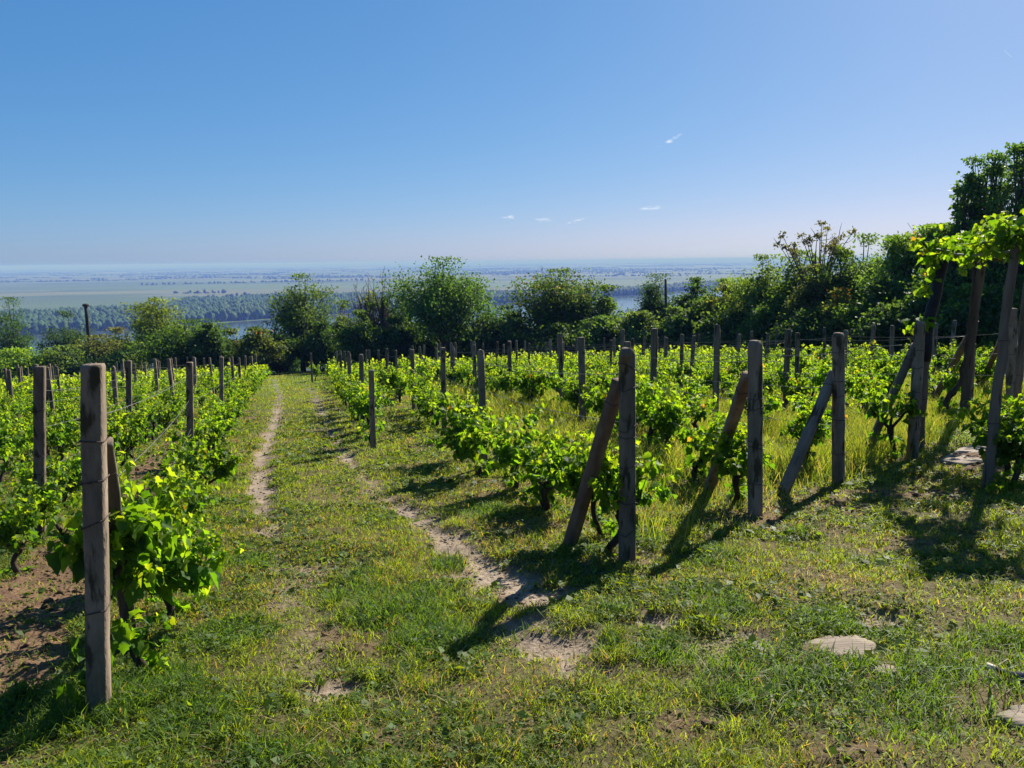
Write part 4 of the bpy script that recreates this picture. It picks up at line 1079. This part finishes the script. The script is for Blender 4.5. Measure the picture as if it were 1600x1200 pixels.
GREEN = (.048, .100, .022); DARK = (.030, .068, .020); BRIGHT = (.080, .145, .022); OLIVE = (.075, .105, .030); BLUEG = (.032, .075, .030); RED = (.15, .075, .035)
TREES = [
    # name, label, category, x, ytop, half width, distance, options
    ('tree', 'tall dark tree cut by the left edge beyond the bushes', 'tree', 12, 464, 44, 84, dict(col=DARK, tips=170, zdrop=1, low=.02)),
    ('tree', 'dark rounded tree left of the leaning utility pole', 'tree', 98, 486, 46, 82, dict(col=DARK, tips=150, low=.02)),
    ('tree', 'yellow green walnut tree rising against the far wood at left', 'tree', 240, 466, 60, 64, dict(col=(.085, .125, .025), tips=110, low=.15, foot=250)),
    ('tree', 'broad deep green tree with drooping leaves left of the track end', 'tree', 288, 500, 84, 58, dict(col=(.042, .090, .016), tips=150, per=60, low=.02, style='shrub', leaf=.19)),
    ('tree', 'airy tree with upright sprays at the end of the track', 'tree', 466, 428, 64, 63, dict(col=(.046, .088, .024), tips=130, per=50, low=.10, tipsig=.12)),
    ('tree', 'bare grey tree with few leaves left of the big dark tree', 'tree', 575, 432, 54, 60, dict(style='bare', col=OLIVE, tips=70, per=50, low=.35)),
    ('tree', 'half bare twiggy tree touching the big dark tree', 'tree', 598, 424, 26, 58, dict(style='bare', col=DARK, tips=40, per=50, low=.35)),
    ('tree', 'biggest dark green tree standing at the middle of the treeline', 'tree', 692, 402, 92, 57, dict(col=(.042, .095, .024), tips=190, per=58, low=.18, foot=700)),
    ('tree', 'brownish green tree with pale flower heads right of the biggest tree', 'tree', 872, 420, 88, 55, dict(col=(.036, .074, .020), tips=180, per=58, low=.12, flower=((.20, .16, .09), .05, .6))),
    ('tree', 'small tree with lumpy crown joined to the brownish flowering tree', 'tree', 945, 446, 46, 54, dict(col=GREEN, tips=70, low=.1)),
    ('tree', 'dark bushy conifer beside the thin black pole', 'tree', 1024, 428, 56, 52, dict(style='cone', col=BLUEG, tips=150, per=60, low=.1, leaf=.11)),
    ('tree', 'flat topped small tree right of the thin black pole', 'tree', 1085, 434, 38, 53, dict(style='vase', col=DARK, tips=60, low=.35, foot=1075)),
    ('tree', 'leafy tree with thin bare shoots, left end of the right hand thicket', 'tree', 1192, 398, 66, 42, dict(col=(.058, .105, .024), tips=130, low=.1, leaf=.13)),
    ('tree', 'sparse tree with tufted bare branches against the sky', 'tree', 1284, 346, 66, 38, dict(style='umbel', col=(.055, .06, .035), tips=26, per=22, low=.66, leaf=.13, tipsig=.05)),
    ('tree', 'dark tree between the tufted sparse tree and the pergola', 'tree', 1350, 366, 66, 36, dict(col=GREEN, tips=130, low=.1, leaf=.12)),
    ('tree', 'rounded bright green tree just left of the pergola', 'tree', 1416, 368, 70, 33, dict(style='column', col=(.062, .122, .028), tips=150, low=.08, leaf=.11)),
    ('tree', 'dark tree with upright branches, left part of the tall group behind the pergola', 'tree', 1518, 272, 38, 31, dict(style='column', col=(.062, .125, .034), tips=120, per=24, low=.15, leaf=.13, tipsig=.12)),
    ('tree', 'tallest dark tree with a pointed upright top behind the pergola', 'tree', 1556, 240, 50, 31, dict(style='column', col=(.055, .118, .032), tips=130, per=24, low=.15, leaf=.13, tipsig=.12)),
    ('tree', 'tall dark tree cut by the right edge behind the pergola', 'tree', 1612, 224, 58, 29, dict(style='column', col=(.052, .112, .030), tips=150, per=24, low=.15, leaf=.13, tipsig=.12)),
    ('tree', 'leafy green tree filling the thicket below the sparse tufted tree', 'tree', 1250, 392, 62, 40, dict(col=(.052, .10, .024), tips=150, low=.04, leaf=.14)),
    ('tree', 'rounded mid green tree in the thicket behind the orange pink shrub', 'tree', 1312, 386, 64, 37, dict(col=(.058, .108, .024), tips=150, low=.04, leaf=.13)),
    ('tree', 'dense green tree directly behind the black wrapped pergola pole', 'tree', 1466, 352, 66, 32, dict(style='column', col=(.060, .120, .030), tips=180, low=.04, leaf=.12)),
    ('tree', 'dark leafy tree filling the gap below the tallest trees', 'tree', 1566, 330, 78, 30, dict(col=(.055, .112, .028), tips=200, low=.04, leaf=.11)),
    ('tree', 'dark green tree between the biggest tree and the brownish flowering tree', 'tree', 785, 478, 52, 58, dict(col=(.040, .085, .022), tips=110, low=.03)),
    ('tree', 'low dark tree between the airy tree and the bare grey tree', 'tree', 532, 470, 46, 63, dict(col=(.042, .085, .022), tips=100, low=.03)),
    ('tree', 'dark tree half hidden behind the half bare twiggy tree', 'tree', 622, 462, 48, 61, dict(col=(.042, .090, .022), tips=110, low=.03)),
    ('tree', 'green tree at the left end of the thicket below the far river', 'tree', 1130, 436, 56, 47, dict(col=(.055, .10, .024), tips=130, low=.04, leaf=.15)),
]
SHRUBS = [
    ('bright yellow green bush at the left edge behind the vines', 14, 546, 56, 58, BRIGHT), ('pale green bush just right of the yellow green edge bush', 92, 541, 46, 60, (.07, .12, .035)),
    ('brownish green bush under the leaning utility pole', 150, 524, 52, 66, (.085, .105, .035)), ('dull green bush right of the leaning utility pole', 200, 535, 40, 61, (.065, .105, .03)),
    ('grey green scrub behind the bush by the utility pole', 180, 512, 34, 74, (.075, .085, .045)), ('pointed dark green shrub right of the yellow green walnut', 322, 506, 30, 56, (.04, .085, .018)),
    ('pale feathery shrub below the river view', 356, 516, 34, 60, (.075, .105, .035)), ('shrub with reddish shoots left of the airy tree', 402, 516, 38, 57, (.060, .09, .024)),
    ('dense dark shrub at the left foot of the airy tree', 432, 524, 34, 59, DARK), ('dark shrub at the right foot of the airy tree', 500, 505, 38, 60, DARK),
    ('leafy dark shrub under the bare grey tree', 560, 486, 44, 57, (.038, .078, .02)), ('dark shrub between bare tree and biggest tree', 612, 498, 38, 55, DARK),
    ('dark shrub at the right foot of the biggest tree', 748, 500, 40, 54, (.032, .068, .018)), ('shaded shrub left of the brownish flowering tree', 802, 488, 40, 53, DARK),
    ('shaded shrub at the foot of the brownish flowering tree', 870, 506, 52, 51, (.034, .07, .02)), ('shaded shrub right of the brownish flowering tree', 940, 496, 42, 50, (.038, .08, .02)),
    ('pale willowy shrub before the dark conifer', 1000, 488, 40, 48, (.07, .115, .04)), ('pale green shrub at the foot of the thin black pole', 1052, 482, 36, 47, (.062, .11, .035)),
    ('dark spreading shrub right of the thin black pole', 1088, 470, 44, 46, (.040, .082, .02)), ('shrub with yellowing shoots left of the thicket', 1136, 446, 44, 45, (.085, .105, .026)),
    ('dark shrub filling the foot of the thicket', 1150, 490, 52, 42, DARK), ('leafy shrub low in the thicket behind the second end post', 1216, 462, 48, 39, GREEN),
    ('olive shrub under the sparse tufted tree', 1272, 414, 46, 37, (.062, .085, .026)), ('shrub with orange pink young leaves in the thicket', 1312, 452, 40, 34, (.085, .11, .026)),
    ('dark undergrowth shrub behind the third end post', 1262, 486, 56, 34, DARK), ('green shrub behind the fourth brace', 1376, 440, 56, 31, (.045, .095, .022)),
    ('dark undergrowth shrub left of the black wrapped pergola pole', 1400, 476, 54, 28, (.032, .07, .02)), ('leafy shrub behind the black wrapped pergola pole', 1462, 420, 60, 28, (.042, .092, .022)),
    ('shaded shrub under the middle of the pergola', 1520, 446, 58, 26, (.034, .078, .02)), ('shaded shrub at the right edge under the pergola', 1594, 432, 56, 25, (.034, .076, .02)),
    ('green bush at the right edge below the tall dark trees', 1640, 380, 70, 28, (.036, .08, .022))]
for i, (nm, lab, cat, x, yt, hw, Y, kw) in enumerate(TREES):
    tree(nm, lab, cat, x, yt, hw, Y, seed=i * 7 + 3, group='trees beyond the vineyard', **kw)
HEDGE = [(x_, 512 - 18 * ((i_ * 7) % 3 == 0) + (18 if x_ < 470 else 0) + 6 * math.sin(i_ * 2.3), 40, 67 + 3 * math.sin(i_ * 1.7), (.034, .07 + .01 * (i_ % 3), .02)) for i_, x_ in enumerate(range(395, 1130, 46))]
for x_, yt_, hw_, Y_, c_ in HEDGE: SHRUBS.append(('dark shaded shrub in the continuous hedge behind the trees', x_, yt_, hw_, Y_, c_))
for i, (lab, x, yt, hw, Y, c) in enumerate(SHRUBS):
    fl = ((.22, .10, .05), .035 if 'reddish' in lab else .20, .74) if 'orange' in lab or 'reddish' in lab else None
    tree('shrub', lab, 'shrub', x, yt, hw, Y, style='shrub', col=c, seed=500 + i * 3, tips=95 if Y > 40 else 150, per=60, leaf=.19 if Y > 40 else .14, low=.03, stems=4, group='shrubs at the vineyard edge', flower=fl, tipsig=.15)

# ------------------------------------------------------------------ poles, fence, pergola, bottle
def pole(px0, py0, px1, py1, Y, r, label, cap=True):
    t = at_depth(px0, py0, Y); b = at_depth(px1, py1, Y)
    zb = float(np.ravel(base_h(A([b[0]]), A([Y])))[0]); dirv = (b - t) / max(1e-6, t[2] - b[2]); b = t + dirv * (t[2] - zb)
    mb = MB(); s = np.linspace(0, 1, 8)[:, None]
    tube(mb, (t - b) * s + A([0, 0, -.3]) * (1 - s), np.linspace(r, r * .75, 8), 10)
    o = mb.obj('utility_pole', M_POLE, None, True); o.location = b
    if cap:
        cb = MB(); tube(cb, A([t - b + A([0, 0, -.05]), t - b + A([0, 0, .12]), t - b + A([0, 0, .2])]), [r * 1.5, r * 1.5, r * .9], 10); cb.obj('pole_cap', M_POLE, o)
        c2 = MB(); tube(c2, A([t - b + A([-.3, 0, -.0]), t - b + A([.25, 0, .06])]), .05, 6); c2.obj('crossarm', M_POLE, o)
    tag(o, label, 'pole')
pole(134, 478, 140, 545, 70, .19, 'leaning dark utility pole among the bushes at left')
pole(1040, 436, 1041, 520, 49, .10, 'thin black pole standing before the dark conifer', False)

fp = [(8.5, 45.5), (10.5, 42.5), (12.4, 39.5), (14.2, 36.3), (15.8, 33), (17.0, 29.6), (17.8, 26), (18.2, 22.4), (18.4, 19)]
fr = empty('wire_fence', (fp[0][0], fp[0][1], gz(*fp[0])))
for i, q in enumerate(fp):
    mb = MB(); post_mesh(mb, 1.45, .09, .09, 700 + i); o = mb.obj('fence_post', M_WOOD, fr)
    o.location = (q[0] - fp[0][0], q[1] - fp[0][1], gz(*q) - gz(*fp[0]))
for hh_ in (.3, .6, .9, 1.15, 1.38):
    mb = MB(); tube(mb, [(q[0] - fp[0][0], q[1] - fp[0][1] - .06, gz(*q) - gz(*fp[0]) + hh_) for q in fp], .004, 4); mb.obj('fence_wire', M_GALV, fr)
tag(fr, 'low wire fence running in front of the right hand thicket', 'fence')

def perg_pole(pts, r, label, lean_y=0., wrap=None):
    b = gnd(*pts[0]); Pp = [A([b[0], b[1], gz(*b)])]
    for (x_, y_) in pts[1:]: Pp.append(at_depth(x_, y_, b[1] + lean_y))
    Pp = np.array(Pp); L = np.r_[0, np.cumsum(np.linalg.norm(np.diff(Pp, axis=0), axis=1))]
    s = np.linspace(0, L[-1], 16); Q = np.stack([np.interp(s, L, Pp[:, i]) for i in range(3)], -1)
    Q[1:-1] += np.random.default_rng(int(pts[0][0])).normal(0, .006, Q[1:-1].shape)
    Q[0, 2] -= .2
    o0 = Pp[0]; mb = MB(); tube(mb, Q - o0, np.linspace(r * 1.1, r * .85, 16) * (1 + .06 * np.sin(np.arange(16) * 1.7)), 9)
    o = mb.obj('pergola_pole', M_WOOD, None, True); o.location = o0
    if wrap:
        k = int(16 * wrap); wb = MB(); tube(wb, Q[k:] - o0, (r * 1.22 + .006 * np.sin(np.arange(16 - k) * 2.1)), 10); wb.obj('black_wrap', M_BLACK, o, True)
    g = np.random.default_rng(int(pts[0][1]))
    for j in (4, 9):
        tb = MB(); a = np.linspace(0, 6.28, 9); rr = r * 1.13
        tube(tb, np.c_[np.cos(a) * rr, np.sin(a) * rr, a * .004] + Q[j] - o0, .004, 4); tb.obj('wire_tie', M_WIRE, o)
    tag(o, label, 'pole', 'leaning poles of the pergola')
    return Pp
pA = perg_pole([(1436, 703), (1448, 520), (1476, 398)], .054, 'leaning pergola pole with its upper half wrapped in black', 0, .48)
pB = perg_pole([(1505, 657), (1516, 530), (1536, 398)], .070, 'middle weathered pergola pole standing in tall grass', 0)
pC = perg_pole([(1543, 766), (1560, 590), (1588, 374)], .045, 'nearest slender pergola pole leaning right at the right edge', 0)
pD = perg_pole([(1588, 652), (1596, 520), (1610, 398)], .055, 'pergola pole at the right edge just behind the nearest pole', 0)
def rail(pts, r, mat, label, name):
    pts = np.array(pts); L = np.r_[0, np.cumsum(np.linalg.norm(np.diff(pts, axis=0), axis=1))]; s = np.linspace(0, L[-1], 14)
    Q = np.stack([np.interp(s, L, pts[:, i]) for i in range(3)], -1); Q[:, 2] -= .03 * np.sin(np.linspace(0, 3.14, 14))
    mb = MB(); tube(mb, Q - Q[0], r, 8); o = mb.obj(name, mat, None, True); o.location = Q[0]; tag(o, label, 'rail')
rail([pA[-1] + A([0, 0, .0]), pB[-1] + A([0, 0, -.02])], .042, M_BLACK, 'black rail joining the black wrapped pole to the middle pole', 'pergola_rail')
rail([pC[-1] + A([0, .0, -.1]), pA[-1] + A([0, -.0, .02])], .012, M_GALV, 'thin pale wire rail from the nearest pergola pole to the black wrapped pole', 'pergola_wire')
rail([pB[-1] + A([0, 0, -.05]), pD[-1] + A([0, 0, -.05])], .03, M_WOOD, 'grey rail along the back of the pergola', 'pergola_rail')
rail([pC[-1] + A([0, 0, -.1]), pC[-1] + A([1.6, -.3, -.12])], .012, M_GALV, 'thin wire leaving the nearest pergola pole past the right edge', 'pergola_wire')

g = np.random.default_rng(909)
pv_ = empty('pergola_vine', tuple(A([pB[0][0] - .25, pB[0][1] - .1, gz(pB[0][0] - .25, pB[0][1] - .1)])))
o0 = A(pv_.location); wm_ = MB(); fm_ = MB()
cane = A([o0, at_depth(1476, 628, o0[1]), at_depth(1498, 600, o0[1]), at_depth(1508, 560, o0[1]), at_depth(1514, 500, o0[1]), at_depth(1522, 440, o0[1]), pB[-1] + A([-.1, 0, .05])])
cane[0] = A([o0[0], o0[1], o0[2] - .1]); L = np.r_[0, np.cumsum(np.linalg.norm(np.diff(cane, axis=0), axis=1))]; s = np.linspace(0, L[-1], 26)
cane = np.stack([np.interp(s, L, cane[:, i]) for i in range(3)], -1) + g.normal(0, .012, (26, 3)); tube(wm_, cane - o0, np.linspace(.042, .02, 26), 8)
arms = []
for a_, b_ in ((pB[-1], pA[-1]), (pA[-1], pC[-1]), (pB[-1], pC[-1]), (pB[-1], pD[-1]), (pC[-1], pC[-1] + A([1.8, .4, 0])), (pD[-1], pC[-1])):
    t = np.linspace(0, 1, 14)[:, None]; q = a_ + (b_ - a_) * t + g.normal(0, .03, (14, 3)) + A([0, 0, .04]); arms.append(q); tube(wm_, q - o0, np.linspace(.020, .010, 14), 6)
for q in arms:
    for _ in range(int(26 * np.linalg.norm(q[-1] - q[0]) / 2.2)):
        p0 = q[g.integers(0, 14)] + g.normal(0, .04, 3)
        sh = curve(p0 - o0, g.normal(0, 1, 3) * A([1, 1, .4]) + A([0, 0, .5]), .20 + .22 * g.random(), 8, (0, 0, -1.0 * g.random()), g, .25)
        tube(fm_, sh, np.linspace(.005, .002, len(sh)), 4, V_MID); shoot_leaves(fm_, sh, g, .115, .034, .28, .006)
for (x_, y_, yy) in ((1418, 348, 9.2), (1432, 372, 9.3)):
    tp = at_depth(x_, y_, yy); sh = np.linspace(pA[-1] + A([-.15, 0, -.05]), tp, 8) - o0; tube(fm_, sh, .003, 4, V_YOUNG); shoot_leaves(fm_, sh, g, .12, .05, .7, .2)
for _ in range(9):
    p0 = pA[-1] + (pA[1] - pA[-1]) * g.random() * .9 + A([-.1, -.05, 0])
    sh = curve(p0 - o0, A([-.6, g.normal(0, .5), -.3]), .3, 6, (0, 0, -.9), g, .2); shoot_leaves(fm_, sh, g, .12, .05, .4, .01)
wm_.obj('trunk', M_BARK, pv_, True); fm_.obj('foliage', M_LEAF, pv_)
tag(pv_, 'leafy climbing vine sprawling over the pergola rails', 'climbing vine')
for (x_, y_, k, s_, lab) in ((1552, 742, 1, .95, 'upright young vine climbing the nearest pergola pole'), (1594, 772, 5, .85, 'dense leafy vine bush cut by the right edge'), (1650, 748, 0, 1.0, 'green vine beyond the bush at the right edge'),
                             (1392, 716, 3, 1.0, 'crooked bare vine trunk rising behind the fourth brace')):
    q = gnd(x_, y_); r_ = empty('grapevine', (q[0], q[1], gz(*q)), .7 * k); r_.scale = (s_, s_, s_)
    for nm, me in zip(('trunk', 'foliage'), VMESH[k]):
        o = bpy.data.objects.new(nm, me); COL.objects.link(o); o.parent = r_
    tag(r_, lab, 'grapevine', GV)

# dark bottle lying in the grass
q = gnd(1588, 1062); q2 = gnd(1545, 1049); dv = (q - q2) / np.linalg.norm(q - q2)
m, nt2, nd, ln = new_mat('dark_glass_bottle')
b = N(nd, 'ShaderNodeBsdfPrincipled'); b.inputs['Base Color'].default_value = (.035, .018, .028, 1); b.inputs['Roughness'].default_value = .12
ng = N(nd, 'ShaderNodeTexNoise'); ng.inputs['Scale'].default_value = 30; ln.new(ng.outputs['Fac'], b.inputs['Coat Weight'])
out = N(nd, 'ShaderNodeOutputMaterial'); ln.new(b.outputs[0], out.inputs['Surface'])
M_CAP = mat_solid('pale_cap', (.42, .34, .26), (.6, .52, .42), 30, .6, .2, 60)
prof = [(0.0, .0131), (.07, .0135), (.085, .016), (.11, .026), (.15, .036), (.30, .037), (.33, .034), (.335, .010)]
zc = gz(*q2) + .038
mb = MB(); tube(mb, [(dv[0] * a, dv[1] * a, -.0 * a) for a, r_ in prof], [r_ for a, r_ in prof], 16)
bo = mb.obj('bottle', m, None, True); bo.location = (q2[0], q2[1], zc)
cb = MB(); tube(cb, [(dv[0] * a, dv[1] * a, 0) for a in (-.012, -.01, .03, .032)], [.010, .0165, .0165, .014], 14); cb.obj('bottle_cap', M_CAP, bo, True)
lb = MB(); tube(lb, [(dv[0] * a, dv[1] * a, 0) for a in (.17, .172, .26, .262)], [.0368, .0376, .0376, .0368], 18, cap=False); lb.obj('bottle_label', mat_solid('worn_label', (.16, .13, .17), (.30, .26, .30), 40, .6, .2, 60), bo, True)
tag(bo, 'dark bottle lying in the grass at the right edge', 'bottle')

# ------------------------------------------------------------------ small clouds
m, nt2, nd, ln = new_mat('thin_cloud')
df_ = N(nd, 'ShaderNodeBsdfTranslucent'); df_.inputs['Color'].default_value = (.95, .96, 1, 1)
d2 = N(nd, 'ShaderNodeBsdfDiffuse'); d2.inputs['Color'].default_value = (.95, .96, 1, 1); md = N(nd, 'ShaderNodeMixShader'); md.inputs[0].default_value = .6
tr_ = N(nd, 'ShaderNodeBsdfTransparent'); lw = N(nd, 'ShaderNodeLayerWeight'); lw.inputs['Blend'].default_value = .5
mr = N(nd, 'ShaderNodeMapRange'); mr.inputs['From Min'].default_value = .1; mr.inputs['From Max'].default_value = .9; mr.inputs['To Min'].default_value = .05; mr.inputs['To Max'].default_value = 0.0
ln.new(lw.outputs['Facing'], mr.inputs['Value']); mx = N(nd, 'ShaderNodeMixShader'); ln.new(mr.outputs[0], mx.inputs[0])
ln.new(df_.outputs[0], md.inputs[1]); ln.new(d2.outputs[0], md.inputs[2]); ln.new(tr_.outputs[0], mx.inputs[1]); ln.new(md.outputs[0], mx.inputs[2])
out = N(nd, 'ShaderNodeOutputMaterial'); ln.new(mx.outputs[0], out.inputs['Surface'])
def sphere(mb, c, r):
    a = np.linspace(0, 2 * np.pi, 12, endpoint=False); bb = np.linspace(-np.pi / 2, np.pi / 2, 8)
    V = np.stack([np.outer(np.cos(bb), np.cos(a)), np.outer(np.cos(bb), np.sin(a)), np.outer(np.sin(bb), np.ones(12))], -1).reshape(-1, 3) * r + c
    i = np.arange(7)[:, None] * 12; j = np.arange(12)[None]
    mb.add(V, np.stack([i + j, i + (j + 1) % 12, i + 12 + (j + 1) % 12, i + 12 + j], -1).reshape(-1, 4))
for i, (x_, y_, L, h_, tilt, lab) in enumerate([(1051, 218, 18, 5, -.6, 'thin slanting wisp of cloud high in the sky, the topmost small cloud'), (1019, 325, 20, 5, -.05, 'small white cloud wisp low in the sky right of the others'),
        (797, 340, 12, 4, 0, 'leftmost of the three tiny cloud puffs above the horizon'), (850, 343, 13, 4, 0, 'middle of the three tiny cloud puffs above the horizon'), (897, 346, 22, 4, -.25, 'rightmost of the three tiny cloud puffs above the horizon')]):
    g = np.random.default_rng(40 + i); Yc = 9000.; c = at_depth(x_, y_, Yc); mb = MB()
    for _ in range(20):
        u_ = g.normal(0, .42); d = A([u_ * L, g.normal(0, .5) * L, (-tilt * u_ * L) + g.normal(0, .3) * h_]) * Yc / F_PX
        sphere(mb, d, A([1.6, 1.6, .75]) * (h_ * .62 * (.4 + .9 * g.random())) * Yc / F_PX)
    o = mb.obj('cloud', m, None, True); o.location = c; tag(o, lab, 'cloud', 'small clouds above the plain')
c = at_depth(1575, 84, 9000.); mb = MB()
for t in np.linspace(-1, 1, 14): sphere(mb, A([t * 10, t * 8, -t * 2.4]) * 9000. / F_PX, A([1.6, 1, .55]) * 1.0 * 9000. / F_PX)
o = mb.obj('contrail', m, None, True); o.location = c; tag(o, 'short white vapour trail in the upper right sky', 'vapour trail')
